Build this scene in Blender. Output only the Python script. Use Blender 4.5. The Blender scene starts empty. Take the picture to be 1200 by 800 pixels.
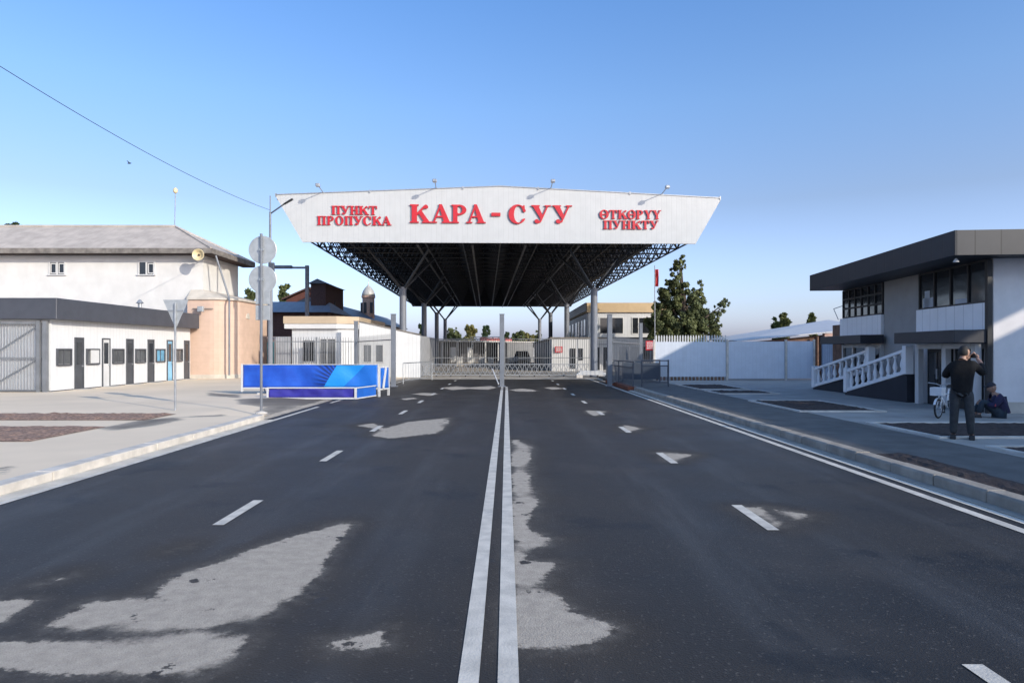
import bpy, bmesh, math, random
import numpy as np
from mathutils import Vector, Matrix
random.seed(7); rng = np.random.default_rng(7)
R = math.radians
scene = bpy.context.scene
COL = scene.collection

# ------------------------------------------------------------------ camera, sky, sun, exposure
cam = bpy.data.objects.new('camera', bpy.data.cameras.new('camera'))
COL.objects.link(cam)
cam.location = (0, 0, 1.8); cam.rotation_euler = (R(90), 0, 0)
cam.data.lens = 24.0; cam.data.sensor_width = 36.0
cam.data.shift_x = 0.0054; cam.data.shift_y = 0.0079
cam.data.clip_end = 5000
scene.camera = cam
SUN_EL, SUN_AZ = R(21.0), R(133.0)          # azimuth clockwise from +Y: the sun stands right of and behind the camera
world = bpy.data.worlds.new('World'); scene.world = world; world.use_nodes = True
wn = world.node_tree.nodes; wl = world.node_tree.links
sky = wn.new('ShaderNodeTexSky'); sky.sky_type = 'NISHITA'; sky.sun_disc = False
sky.sun_elevation = SUN_EL; sky.sun_rotation = SUN_AZ
sky.air_density = 1.0; sky.dust_density = 2.2; sky.ozone_density = 2.0; sky.altitude = 0
wn['Background'].inputs['Strength'].default_value = 0.15
tint = wn.new('ShaderNodeMix'); tint.data_type = 'RGBA'; tint.blend_type = 'MULTIPLY'; tint.inputs[0].default_value = 1.0
# clear autumn air: a slightly bluer zenith and a more lavender horizon than the sky model's
wtc = wn.new('ShaderNodeTexCoord'); wsp = wn.new('ShaderNodeSeparateXYZ'); wl.new(wtc.outputs['Generated'], wsp.inputs[0])
wr = wn.new('ShaderNodeValToRGB'); wl.new(wsp.outputs[2], wr.inputs[0])
wr.color_ramp.elements[0].position = 0.0; wr.color_ramp.elements[0].color = (1.22, 1.28, 2.1, 1)
wr.color_ramp.elements[1].position = .5; wr.color_ramp.elements[1].color = (.56, .83, 1.14, 1)
for p_, c_ in ((.06, (1.02, 1.05, 1.45, 1)), (.2, (.77, .76, .89, 1)), (.33, (.72, .86, 1.05, 1))):
    e_ = wr.color_ramp.elements.new(p_); e_.color = c_
wl.new(wr.outputs[0], tint.inputs[7])
wl.new(sky.outputs[0], tint.inputs[6]); wl.new(tint.outputs[2], wn['Background'].inputs['Color'])
sun = bpy.data.objects.new('sun', bpy.data.lights.new('sun', 'SUN')); COL.objects.link(sun)
sun.data.energy = 2.6; sun.data.angle = R(0.5); sun.data.color = (1.0, 0.90, 0.76)
sdir = Vector((math.sin(SUN_AZ)*math.cos(SUN_EL), math.cos(SUN_AZ)*math.cos(SUN_EL), math.sin(SUN_EL)))
sun.rotation_euler = sdir.to_track_quat('Z', 'Y').to_euler()
scene.view_settings.view_transform = 'Standard'; scene.view_settings.look = 'None'
scene.view_settings.exposure = 0.74; scene.view_settings.gamma = 1.0
scene.view_settings.use_curve_mapping = False

# ------------------------------------------------------------------ materials
def nd(t, kind, **kw):
    n = t.nodes.new(kind)
    for k, v in kw.items(): setattr(n, k, v)
    return n
def mth(t, op, a, b=None, c=None):
    n = nd(t, 'ShaderNodeMath', operation=op)
    for i, v in enumerate((a, b, c)):
        if v is None: continue
        if isinstance(v, (int, float)): n.inputs[i].default_value = v
        else: t.links.new(v, n.inputs[i])
    return n.outputs[0]
def mixc(t, f, a, b, mode='MIX'):
    n = nd(t, 'ShaderNodeMix', data_type='RGBA', blend_type=mode)
    for i, v in ((0, f), (6, a), (7, b)):
        if isinstance(v, (int, float)): n.inputs[i].default_value = v
        elif isinstance(v, (tuple, list)): n.inputs[i].default_value = (*v[:3], 1)
        else: t.links.new(v, n.inputs[i])
    return n.outputs[2]
def noise(t, vec, scale, detail=4, rough=.55):
    n = nd(t, 'ShaderNodeTexNoise'); n.inputs['Scale'].default_value = scale
    n.inputs['Detail'].default_value = detail; n.inputs['Roughness'].default_value = rough
    t.links.new(vec, n.inputs['Vector']); return n.outputs[0]
def ramp(t, fac, lo, hi):
    n = nd(t, 'ShaderNodeMapRange'); n.interpolation_type = 'SMOOTHSTEP'
    n.inputs[1].default_value = lo; n.inputs[2].default_value = hi
    t.links.new(fac, n.inputs[0]); return n.outputs[0]
def M(name, col, rough=.6, metal=0., var=.12, scale=2.0, bump=.0, bscale=30, spec=.5, stripe=None, grime=0., grimecol=(.18,.15,.12), stripe_bump=.5, stripe_dark=.75):
    """stripe = (axis 0/1/2, period in m, groove share): pressed or jointed panels"""
    m = bpy.data.materials.new(name); m.use_nodes = True; t = m.node_tree
    b = t.nodes['Principled BSDF']; b.inputs['Roughness'].default_value = rough
    b.inputs['Metallic'].default_value = metal; b.inputs['Specular IOR Level'].default_value = spec
    tc = nd(t, 'ShaderNodeTexCoord').outputs['Object']
    n1 = noise(t, tc, scale, 6)
    c = mixc(t, ramp(t, n1, .3, .7), tuple(x*(1-var) for x in col), tuple(min(1, x*(1+var)) for x in col))
    hgt = None
    if grime:
        mp = nd(t, 'ShaderNodeMapping'); mp.inputs['Scale'].default_value = (1.6, 1.6, .35); t.links.new(tc, mp.inputs[0])
        g = ramp(t, noise(t, mp.outputs[0], 1.3, 8, .65), .5, .78)
        c = mixc(t, mth(t, 'MULTIPLY', g, grime), c, grimecol)
    if stripe:
        sp = nd(t, 'ShaderNodeSeparateXYZ'); t.links.new(tc, sp.inputs[0])
        fr = mth(t, 'FRACT', mth(t, 'DIVIDE', sp.outputs[stripe[0]], stripe[1]))
        d = mth(t, 'ABSOLUTE', mth(t, 'SUBTRACT', fr, .5))
        g = mth(t, 'LESS_THAN', d, stripe[2]*.5)
        c = mixc(t, g, c, tuple(x*stripe_dark for x in col))
        hgt = mth(t, 'SUBTRACT', 1.0, ramp(t, d, 0, stripe[2]*.8))
        hgt = mth(t, 'MULTIPLY', hgt, -stripe_bump)
    t.links.new(c, b.inputs['Base Color'])
    if bump or hgt is not None:
        bn = nd(t, 'ShaderNodeBump'); bn.inputs['Strength'].default_value = bump if hgt is None else max(bump, .35)
        bn.inputs['Distance'].default_value = .02
        n2 = noise(t, tc, bscale, 5)
        h = n2 if hgt is None else mth(t, 'ADD', mth(t, 'MULTIPLY', n2, bump*.6), hgt)
        t.links.new(h, bn.inputs['Height']); t.links.new(bn.outputs[0], b.inputs['Normal'])
    return m
def glassmat(name, col, rough=.06):
    m = M(name, col, rough, 0, .3, 1.2, .04, 1.5, spec=.7)
    return m
def leafmat(name, col):
    m = bpy.data.materials.new(name); m.use_nodes = True; t = m.node_tree
    b = t.nodes['Principled BSDF']; b.inputs['Roughness'].default_value = .6
    g = nd(t, 'ShaderNodeNewGeometry')
    tc = nd(t, 'ShaderNodeTexCoord').outputs['Object']
    c = mixc(t, g.outputs['Random Per Island'], tuple(x*.55 for x in col), tuple(x*1.45 for x in col))
    c = mixc(t, ramp(t, noise(t, tc, .9, 3), .35, .7), c, tuple(x*y for x, y in zip(col, (1.5, 1.35, 1.1))))
    t.links.new(c, b.inputs['Base Color'])
    b.inputs['Specular IOR Level'].default_value = .25
    tr = nd(t, 'ShaderNodeBsdfTranslucent'); t.links.new(c, tr.inputs[0])
    mx = nd(t, 'ShaderNodeMixShader'); mx.inputs[0].default_value = .2
    t.links.new(b.outputs[0], mx.inputs[1]); t.links.new(tr.outputs[0], mx.inputs[2])
    t.links.new(mx.outputs[0], t.nodes['Material Output'].inputs[0])
    return m

# ------------------------------------------------------------------ mesh building
class MB:
    def __init__(s): s.v = []; s.f = []; s.m = []; s.mi = 0
    def add(s, vs, fs):
        o = len(s.v); s.v += [tuple(map(float, p)) for p in vs]
        for f in fs: s.f.append([i+o for i in f]); s.m.append(s.mi)
        return s
    def hexa(s, p):   # p: bottom ring of 4, top ring of 4
        return s.add(p, [(3,2,1,0), (4,5,6,7), (0,1,5,4), (1,2,6,5), (2,3,7,6), (3,0,4,7)])
    def box(s, x0, x1, y0, y1, z0, z1):
        return s.hexa([(x0,y0,z0),(x1,y0,z0),(x1,y1,z0),(x0,y1,z0),(x0,y0,z1),(x1,y0,z1),(x1,y1,z1),(x0,y1,z1)])
    def prism(s, poly, z0, z1):
        n = len(poly); vs = [(x,y,z0) for x,y in poly]+[(x,y,z1) for x,y in poly]
        return s.add(vs, [tuple(range(n))[::-1], tuple(range(n,2*n))]+[(i,(i+1)%n,n+(i+1)%n,n+i) for i in range(n)])
    def prismY(s, poly, y0, y1):   # polygon in x,z swept along y
        n = len(poly); vs = [(x,y0,z) for x,z in poly]+[(x,y1,z) for x,z in poly]
        return s.add(vs, [tuple(range(n)), tuple(range(n,2*n))[::-1]]+[(i,n+i,n+(i+1)%n,(i+1)%n) for i in range(n)])
    def prismX(s, poly, x0, x1):   # polygon in y,z swept along x
        n = len(poly); vs = [(x0,y,z) for y,z in poly]+[(x1,y,z) for y,z in poly]
        return s.add(vs, [tuple(range(n))[::-1], tuple(range(n,2*n))]+[(i,(i+1)%n,n+(i+1)%n,n+i) for i in range(n)])
    def tube(s, a, b, r, n=8, r1=None, caps=True):
        a = Vector(a); b = Vector(b); d = b-a
        if d.length < 1e-6: return s
        q = d.to_track_quat('Z', 'Y'); r1 = r if r1 is None else r1; vs = []
        for c, rr in ((a, r), (b, r1)):
            for i in range(n):
                t = 2*math.pi*(i+.5)/n; vs.append(c+q@Vector((rr*math.cos(t), rr*math.sin(t), 0)))
        fs = [(i,(i+1)%n,n+(i+1)%n,n+i) for i in range(n)]
        if caps: fs += [tuple(range(n))[::-1], tuple(range(n,2*n))]
        return s.add(vs, fs)
    def path(s, pts, r, n=6):
        for a, b in zip(pts[:-1], pts[1:]): s.tube(a, b, r, n)
        return s
    def beam(s, a, b, w, h):  # rectangular bar, h is the size along world z where possible
        a = Vector(a); b = Vector(b); d = (b-a).normalized()
        u = d.cross(Vector((0,0,1)))
        u = Vector((1,0,0)) if u.length < 1e-4 else u.normalized()
        k = u.cross(d); vs = []
        for c in (a, b):
            for su, sk in ((-1,-1),(1,-1),(1,1),(-1,1)): vs.append(c+u*su*w/2+k*sk*h/2)
        return s.add(vs, [(3,2,1,0),(4,5,6,7),(0,1,5,4),(1,2,6,5),(2,3,7,6),(3,0,4,7)])
    def lathe(s, prof, c=(0,0,0), n=16, axis='z'):
        vs = []
        for r, z in prof:
            for i in range(n):
                t = 2*math.pi*i/n; p = (r*math.cos(t), r*math.sin(t), z)
                if axis == 'y': p = (p[0], p[2], p[1])
                if axis == 'x': p = (p[2], p[0], p[1])
                vs.append((p[0]+c[0], p[1]+c[1], p[2]+c[2]))
        k = len(prof)
        fs = [(j*n+i, j*n+(i+1)%n, (j+1)*n+(i+1)%n, (j+1)*n+i) for j in range(k-1) for i in range(n)]
        fs += [tuple(range(n))[::-1], tuple(range((k-1)*n, k*n))]
        return s.add(vs, fs)
    def ring(s, c, Rr, r, axis='x', n=28, k=6):
        vs = []
        for i in range(n):
            t = 2*math.pi*i/n
            for j in range(k):
                u = 2*math.pi*j/k; a = (Rr+r*math.cos(u)); p = (r*math.sin(u), a*math.cos(t), a*math.sin(t))
                if axis == 'y': p = (p[1], p[0], p[2])
                vs.append((p[0]+c[0], p[1]+c[1], p[2]+c[2]))
        return s.add(vs, [(i*k+j, i*k+(j+1)%k, ((i+1)%n)*k+(j+1)%k, ((i+1)%n)*k+j) for i in range(n) for j in range(k)])
    def build(s, name, mats, parent=None, bevel=0, smooth=False, world=False):
        me = bpy.data.meshes.new(name)
        off = Vector((0,0,0))
        if world and parent is not None: off = rootloc(parent)
        me.from_pydata([tuple(Vector(p)-off) for p in s.v], [], s.f)
        if not isinstance(mats, (list, tuple)): mats = [mats]
        for m in mats: me.materials.append(m)
        if len(mats) > 1: me.polygons.foreach_set('material_index', s.m)
        bm = bmesh.new(); bm.from_mesh(me)
        bmesh.ops.recalc_face_normals(bm, faces=bm.faces)
        if bevel: bmesh.ops.bevel(bm, geom=[e for e in bm.edges if len(e.link_faces) == 2 and e.calc_face_angle(0) > .5], offset=bevel, segments=1, affect='EDGES', clamp_overlap=True)
        bm.to_mesh(me); bm.free()
        if smooth: me.polygons.foreach_set('use_smooth', [True]*len(me.polygons)); 
        return link(name, me, parent)
def link(name, me, parent=None):
    o = bpy.data.objects.new(name, me); COL.objects.link(o)
    if parent is not None: o.parent = parent
    return o
def rootloc(o):
    v = Vector((0,0,0))
    while o is not None: v += o.location; o = o.parent
    return v
def tag(o, label=None, cat=None, group=None, kind=None):
    if label: o['label'] = label
    if cat: o['category'] = cat
    if group: o['group'] = group
    if kind: o['kind'] = kind
    return o
def thing(name, label, cat, loc=(0,0,0), rz=0, group=None):
    o = bpy.data.objects.new(name, None); COL.objects.link(o); o.empty_display_size = .2
    o.location = loc; o.rotation_euler = (0, 0, rz)
    return tag(o, label, cat, group)
def copy_tree(o, parent=None, loc=None, rz=None, label=None):
    c = o.copy(); COL.objects.link(c); c.parent = parent
    if loc is not None: c.location = loc
    if rz is not None: c.rotation_euler = (0, 0, rz)
    if label: c['label'] = label
    for ch in list(o.children): copy_tree(ch, c)
    return c
VX, VY, F = 593.5, 409.5, 800.0
def G(px, py, z=0.0):       # a spot measured on the photograph's ground, in metres
    Y = F*(1.8-z)/(py-VY); return ((px-VX)/F*Y, Y)
def sdf(poly, X, Y):
    P = np.array(poly, float); d = np.full(X.shape, 1e9); ins = np.zeros(X.shape, bool)
    n = len(P)
    for i in range(n):
        a = P[i]; b = P[(i+1) % n]; e = b-a; wx = X-a[0]; wy = Y-a[1]
        t = np.clip((wx*e[0]+wy*e[1])/max(1e-12, e@e), 0, 1)
        d = np.minimum(d, np.hypot(wx-e[0]*t, wy-e[1]*t))
        c = ((a[1] > Y) != (b[1] > Y)) & (X < (b[0]-a[0])*(Y-a[1])/((b[1]-a[1]) if b[1] != a[1] else 1e-9)+a[0])
        ins ^= c
    return np.where(ins, -d, d)

# palette
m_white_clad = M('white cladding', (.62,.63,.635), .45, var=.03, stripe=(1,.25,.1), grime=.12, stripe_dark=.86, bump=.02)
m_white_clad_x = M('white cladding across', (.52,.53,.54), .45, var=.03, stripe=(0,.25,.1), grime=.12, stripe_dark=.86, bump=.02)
m_white_paint = M('white paint', (.56,.56,.555), .5, var=.05, grime=.1)
m_white_plaster = M('whitewashed plaster', (.60,.595,.58), .85, var=.05, scale=1.2, bump=.25, bscale=12, grime=.2, grimecol=(.5,.46,.42))
m_white_end = M('white end wall plaster', (.72,.695,.69), .8, var=.05, bump=.15, bscale=14, grime=.12, grimecol=(.4,.4,.42))
m_fascia_dark = M('anthracite fascia', (.055,.06,.075), .5, var=.1, grime=.1, grimecol=(.1,.1,.1))
m_fascia_seam_shaded = M('anthracite standing seam', (.012,.015,.021), .6, var=.08, stripe=(1,.55,.05), stripe_dark=.4)  # street side of the roof edge: its shade is put into the colour
m_fascia_seam_lit = M('anthracite standing seam across', (.05,.049,.052), .5, var=.08, stripe=(0,.62,.05), stripe_dark=.3, stripe_bump=.05)  # same metal made paler, sunlight on the near end put into the colour
m_fascia_navy = M('near black canopy metal', (.022,.024,.032), .5)
m_anthracite = M('anthracite frame', (.06,.065,.075), .45)
m_grey_steel = M('grey painted steel', (.16,.175,.2), .45, var=.1, grime=.15)
m_galv = M('galvanised steel', (.36,.38,.4), .4, .5, var=.12, scale=6)
m_dark_steel = M('dark bluish steel', (.055,.065,.085), .5)
m_gate_grey = M('gate grey paint', (.16,.17,.185), .5)
m_black = M('black metal', (.015,.016,.018), .5)
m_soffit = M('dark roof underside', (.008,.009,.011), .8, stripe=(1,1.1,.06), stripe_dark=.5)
m_tray = M('dull tray metal', (.06,.06,.062), .5)
m_frame_steel = M('space frame paint', (.011,.013,.018), .5)
m_sign_white = M('sign fascia cladding', (.455,.47,.475), .5, var=.03, stripe=(0,.30,.08), stripe_dark=.9, grime=.08)
m_red = M('sign red', (.47,.013,.022), .4, var=.08)
m_red_side = M('letter side', (.33,.03,.05), .5)
m_concrete = M('light concrete', (.42,.40,.365), .9, var=.14, scale=1.5, bump=.3, bscale=40, grime=.25, grimecol=(.25,.22,.19))
m_kerb = M('kerb concrete', (.56,.515,.455), .9, var=.15, scale=3, bump=.4, bscale=50, grime=.3, grimecol=(.3,.26,.22))
m_soil = M('bare brown soil', (.24,.155,.115), .95, var=.5, scale=14, bump=1., bscale=30)
m_soil_dark = M('damp dark soil', (.045,.03,.025), .95, var=.4, scale=10, bump=1., bscale=30)
m_peach = M('peach plaster', (.55,.40,.315), .9, var=.05, bump=.2, bscale=10, grime=.3, grimecol=(.56,.43,.35), stripe=(2,.42,.03), stripe_dark=.9)
m_ledge = M('cement ledge', (.5,.46,.4), .9, var=.12, bump=.3)
m_slate = M('weathered sheet roof', (.40,.36,.32), .8, var=.14, scale=1.3, stripe=(0,1.0,.03), stripe_dark=.85, bump=.2, grime=.3, grimecol=(.24,.2,.17))
m_eave = M('weathered eave board', (.17,.155,.14), .85, var=.3, scale=3, bump=.2)
m_eave_dark = M('brown soffit boards', (.05,.03,.025), .9, var=.2)
m_tan = M('tan fascia panel', (.45,.355,.25), .6, var=.05, grime=.15)
m_tan_b = M('sand render', (.46,.34,.20), .7, var=.05, grime=.1)
m_brown = M('dark brown brick', (.085,.045,.036), .9, var=.2, scale=8, bump=.3)
m_blue_roof = M('blue grey metal roof', (.10,.105,.115), .5, var=.12, stripe=(1,.5,.08))
m_grey_roof = M('grey sheet roof', (.27,.285,.31), .6, var=.1, stripe=(0,.6,.05))
m_tower = M('pinkish tower brick', (.42,.27,.2), .9, var=.2, scale=6)
m_dome = M('tower dome tin', (.42,.40,.36), .5, .2)
m_glass = glassmat('dark window glass', (.02,.023,.028))
m_glass_mid = glassmat('kiosk window glass', (.10,.105,.11), .08)
m_glass_blue = glassmat('blue tinted glass', (.16,.38,.55), .08)
m_teal = M('teal door', (.12,.4,.4), .5)
m_banner_blue = M('blue banner cloth', (.02,.10,.52), .45, var=.15, scale=2.5, bump=.25, bscale=4)
m_banner_cyan = M('cyan banner cloth', (.02,.32,.78), .45, var=.1, scale=2.5, bump=.25, bscale=4)
m_banner_mid = M('mid blue banner cloth', (.012,.11,.46), .45, var=.1, scale=2.5, bump=.25, bscale=4)
m_banner_navy = M('navy streak cloth', (.01,.035,.22), .45)
m_banner_purple = M('violet blue banner cloth', (.033,.03,.27), .45, var=.15, scale=3, bump=.3, bscale=5)
m_fence_blue = M('pale blue white fence sheet', (.56,.60,.66), .55, var=.04, stripe=(0,.2,.1), stripe_dark=.92, grime=.1)
m_corr_blue = M('grey blue corrugated sheet', (.27,.33,.42), .5, stripe=(0,.12,.3), stripe_dark=.8)
m_corr_grey = M('grey corrugated sheet', (.3,.31,.33), .5, stripe=(0,.2,.2), stripe_dark=.75)
m_shed_roof = M('bright sheet roof', (.52,.52,.53), .45, var=.08, stripe=(0,.4,.06), grime=.15)
m_wood = M('old timber', (.16,.09,.06), .9, var=.3, scale=5)
m_brick_pink = M('pale brick', (.45,.3,.25), .9, var=.15, stripe=(2,.15,.1))
m_bark = M('bark', (.08,.06,.045), .95, var=.3, scale=8, bump=.5)
m_leaf_conifer = leafmat('dark conifer foliage', (.095,.118,.058))
m_leaf_olive = leafmat('olive green foliage', (.085,.105,.045))
m_leaf_yellow = leafmat('yellow green foliage', (.13,.13,.05))
m_leaf_dark = leafmat('deep green foliage', (.035,.06,.03))
m_skin = M('skin', (.36,.21,.15), .55, var=.08)
m_jacket = M('black jacket cloth', (.005,.005,.006), .95, var=.2, scale=12, bump=.3, bscale=30)
m_jeans = M('dark grey jeans', (.034,.038,.043), .9, var=.2, scale=14, bump=.3, bscale=40)
m_hair = M('dark hair', (.012,.01,.009), .7)
m_shoe = M('dark leather', (.012,.012,.013), .5)
m_navy_cloth = M('navy jacket cloth', (.022,.02,.06), .85, var=.2, scale=10, bump=.3)
m_piping_red = M('red piping', (.4,.04,.05), .7)
m_trousers = M('dark trousers cloth', (.025,.04,.055), .9, var=.2, bump=.3)
m_cap = M('dark grey cap', (.03,.03,.04), .9)
m_rubber = M('tyre rubber', (.02,.02,.021), .85)
m_bike_white = M('white enamel', (.66,.68,.7), .35)
m_sign_back = M('bare sign back', (.40,.42,.43), .42, .35, var=.12, scale=5, grime=.2, grimecol=(.3,.3,.29))
m_rust = M('rusty kerb steel', (.19,.06,.03), .9, var=.3, scale=8)
m_lamp_cream = M('cream enamel', (.6,.5,.3), .4)
m_asph_path = M('asphalt path', (.12,.112,.10), .85, var=.18, scale=2, bump=.5, bscale=90)

# ------------------------------------------------------------------ ground, road, pavements (the setting)
def grid_mesh(name, xs, ys, z, attrs=None, zfun=None):
    X, Y = np.meshgrid(xs, ys); n, k = X.shape
    Z = np.full(X.shape, z) if zfun is None else zfun(X, Y)
    co = np.stack([X, Y, Z], -1).reshape(-1, 3)
    idx = np.arange(n*k).reshape(n, k)
    q = np.stack([idx[:-1,:-1], idx[:-1,1:], idx[1:,1:], idx[1:,:-1]], -1).reshape(-1, 4)
    me = bpy.data.meshes.new(name); me.from_pydata(co.tolist(), [], q.tolist())
    for an, fn in (attrs or {}).items():
        a = me.attributes.new(an, 'FLOAT', 'POINT'); a.data.foreach_set('value', fn(X, Y).reshape(-1).astype(np.float32))
    return me
def surface_mat(name, wet, damp, dry, k, lo=-.12, hi=.10, wet_rough=.32, dry_rough=.9, speck=True, spec=.5):
    m = bpy.data.materials.new(name); m.use_nodes = True; t = m.node_tree
    b = t.nodes['Principled BSDF']
    tc = nd(t, 'ShaderNodeTexCoord').outputs['Object']
    at = nd(t, 'ShaderNodeAttribute', attribute_name='dry').outputs['Fac']
    n1 = noise(t, tc, 1.6, 10, .68); n2 = noise(t, tc, 9., 6, .65); n3 = noise(t, tc, .35, 4)
    s = mth(t, 'ADD', at, mth(t, 'MULTIPLY', mth(t, 'SUBTRACT', n1, .5), k))
    n4 = noise(t, tc, 38., 4, .7)
    s = mth(t, 'ADD', s, mth(t, 'MULTIPLY', mth(t, 'SUBTRACT', n2, .5), k*.75))
    s = mth(t, 'ADD', s, mth(t, 'MULTIPLY', mth(t, 'SUBTRACT', n4, .5), k*.55))
    if speck:     # damp spots left inside the dry patches
        s = mth(t, 'SUBTRACT', s, mth(t, 'MULTIPLY', ramp(t, noise(t, tc, 2.7, 5, .6), .62, .74), .5))
    soft = noise(t, tc, .75, 2, .5)
    wid = mth(t, 'ADD', hi*.8, mth(t, 'MULTIPLY', ramp(t, soft, .48, .7), .2 if speck else .1))
    f_dry = ramp(t, mth(t, 'DIVIDE', mth(t, 'ADD', s, .07), wid), 0, 1); f_damp = ramp(t, s, lo*3.6, 0.04)
    vor = nd(t, 'ShaderNodeTexVoronoi'); vor.inputs['Scale'].default_value = 75; t.links.new(tc, vor.inputs['Vector'])
    grain = noise(t, tc, 120, 3, .7)
    sep = nd(t, 'ShaderNodeSeparateColor'); t.links.new(vor.outputs['Color'], sep.inputs[0])
    stone = mth(t, 'GREATER_THAN', sep.outputs[0], .975)
    base = mixc(t, ramp(t, n3, .35, .68), tuple(x*.82 for x in wet), tuple(x*1.25 for x in wet))
    if speck:     # polished wheel paths, brown damp areas, old seams
        sx = nd(t, 'ShaderNodeSeparateXYZ'); t.links.new(tc, sx.inputs[0])
        wob = mth(t, 'MULTIPLY', mth(t, 'SUBTRACT', n3, .5), .6)
        wp = mth(t, 'SINE', mth(t, 'MULTIPLY', mth(t, 'ADD', sx.outputs[0], wob), 4.4))
        mp = nd(t, 'ShaderNodeMapping'); mp.inputs['Scale'].default_value = (2.2, .22, 1); t.links.new(tc, mp.inputs[0])
        streak = noise(t, mp.outputs[0], 1.5, 7, .62)
        base = mixc(t, mth(t, 'MULTIPLY', ramp(t, wp, -.2, 1), mth(t, 'MULTIPLY', ramp(t, streak, .35, .7), .8)), base, (.068,.064,.06))
        brown = ramp(t, noise(t, tc, .55, 7, .6), .5, .72)
        base = mixc(t, mth(t, 'MULTIPLY', brown, .7), base, (.062,.052,.043))
        dark = ramp(t, noise(t, tc, .8, 6, .6), .56, .66)
        base = mixc(t, mth(t, 'MULTIPLY', dark, .6), base, (.015,.015,.016))
    base = mixc(t, mth(t, 'MULTIPLY', f_damp, ramp(t, n1, .2, .6)), base, damp)
    if speck: base = mixc(t, mth(t, 'MULTIPLY', ramp(t, s, -.22, .0), ramp(t, n2, .3, .6)), base, (.125,.11,.092))
    dryc = mixc(t, ramp(t, n2 if speck else n3, .3, .7), tuple(x*(.88 if speck else .93) for x in dry), tuple(x*(1.1 if speck else 1.05) for x in dry))
    c = mixc(t, f_dry, base, dryc)
    c = mixc(t, mth(t, 'MULTIPLY', ramp(t, grain, .35, .75), .35), c, (0,0,0), 'MIX') if speck else c
    if speck: c = mixc(t, mth(t, 'MULTIPLY', stone, .3), c, (.2,.18,.155))
    t.links.new(c, b.inputs['Base Color'])
    rg = mth(t, 'ADD', wet_rough, mth(t, 'MULTIPLY', f_damp, .22))
    rg = mth(t, 'ADD', rg, mth(t, 'MULTIPLY', ramp(t, n3, .3, .7), .12))
    n = nd(t, 'ShaderNodeMix', data_type='FLOAT'); t.links.new(f_dry, n.inputs[0]); t.links.new(rg, n.inputs[2]); n.inputs[3].default_value = dry_rough
    t.links.new(n.outputs[0], b.inputs['Roughness'])
    b.inputs['Specular IOR Level'].default_value = spec
    bn = nd(t, 'ShaderNodeBump'); bn.inputs['Strength'].default_value = .5 if speck else .12; bn.inputs['Distance'].default_value = .006 if speck else .003
    t.links.new(mth(t, 'ADD', vor.outputs['Distance'], grain) if speck else mth(t, 'MULTIPLY', grain, .6), bn.inputs['Height']); t.links.new(bn.outputs[0], b.inputs['Normal'])
    return m
def z5(p): return [G(x/2.2857, 450+y/2.2857) for x, y in p]
def z6(p): return [G(400+x/2.2222, 440+y/2.2222) for x, y in p]
def z7(p): return [G(740+x/2.2222, 440+y/2.2222) for x, y in p]
DRY = [
 z5([(150,640),(240,592),(430,578),(460,540),(505,508),(600,480),(650,458),(790,410),(890,385),(925,375),(905,405),(870,450),(835,500),(800,560),(720,592),(710,615),(640,628),(510,652),(380,662),(310,650),(210,655)]),
 z5([(-140,715),(0,702),(300,690),(420,676),(520,664),(640,680),(590,740),(520,770),(170,765),(60,755),(-140,745)]),
 z5([(-120,590),(0,583),(75,580),(0,630),(-120,650)]),
 z5([(85,538),(190,507),(205,515),(105,546)]),
 z5([(455,448),(505,430),(500,440)]),
 z6([(-40,690),(40,672),(125,650),(135,705),(50,722),(-30,715)]),
 z6([(452,168),(490,185),(480,240),(483,290),(500,330),(470,390),(490,410),(535,425),(520,440),(462,455),(462,488),(545,490),(495,545),(560,590),(590,620),(640,640),(690,655),(640,690),(560,700),(462,700),(455,450)]),
 z6([(48,130),(80,125),(110,140),(180,120),(278,110),(270,130),(240,150),(130,162),(85,155),(110,140)]),
 z6([(185,48),(215,45),(250,47),(230,52)]), z6([(262,31),(300,28),(330,31),(390,27),(402,31),(380,36),(330,34),(290,37)]), z6([(440,37),(470,34),(500,37),(505,41),(460,41)]),
 z6([(530,31),(555,30),(580,34),(550,36)]), z6([(150,60),(190,57),(200,60),(165,64)]),
 z7([(340,340),(400,350),(470,360),(455,378),(420,380)]), z7([(95,200),(140,205),(110,222)]),
 z7([(300,345),(330,345),(390,385),(370,390)]), z6([(640,91),(690,93),(660,104)]), z6([(740,130),(780,138),(745,146)]), z6([(830,200),(905,205),(860,224)]),
]
def dry_attr(X, Y):
    d = np.full(X.shape, 1e3)
    for k, p in enumerate(DRY): d = np.minimum(d, sdf(p, X, Y)+(.09 if k in (3,4,5,12,13) else 0))
    return np.clip(-d, -2, 2)
m_asphalt = surface_mat('wet asphalt', (.041,.035,.029), (.07,.058,.046), (.47,.405,.325), .20, lo=-.16, hi=.05, wet_rough=.46, spec=.22)
ys = [-30, -15, -6, -2, 1.0]
y = 2.0
while y < 41.5: ys.append(y); y += max(.05, .011*y)
ys.append(41.5)
me = grid_mesh('road', np.arange(-6.2, 5.451, .075), np.array(ys), 0.0, {'dry': dry_attr})
me.materials.append(m_asphalt)
tag(link('road', me), kind='structure')
# wide ground to the horizon
m_far = M('dusty ground', (.25,.225,.19), .95, var=.2, scale=.05, bump=.3, bscale=3)
tag(MB().box(-900, 900, -300, 1600, -1.2, -.12).build('ground', m_far), kind='structure')
m_yard = M('checkpoint yard concrete', (.38,.34,.29), .9, var=.2, scale=.6, bump=.3, bscale=30, grime=.35, grimecol=(.16,.14,.12))
tag(MB().box(-12.5, 13, 41.5, 130, -.1, .004).build('checkpoint_yard', m_yard), kind='structure')
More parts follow.
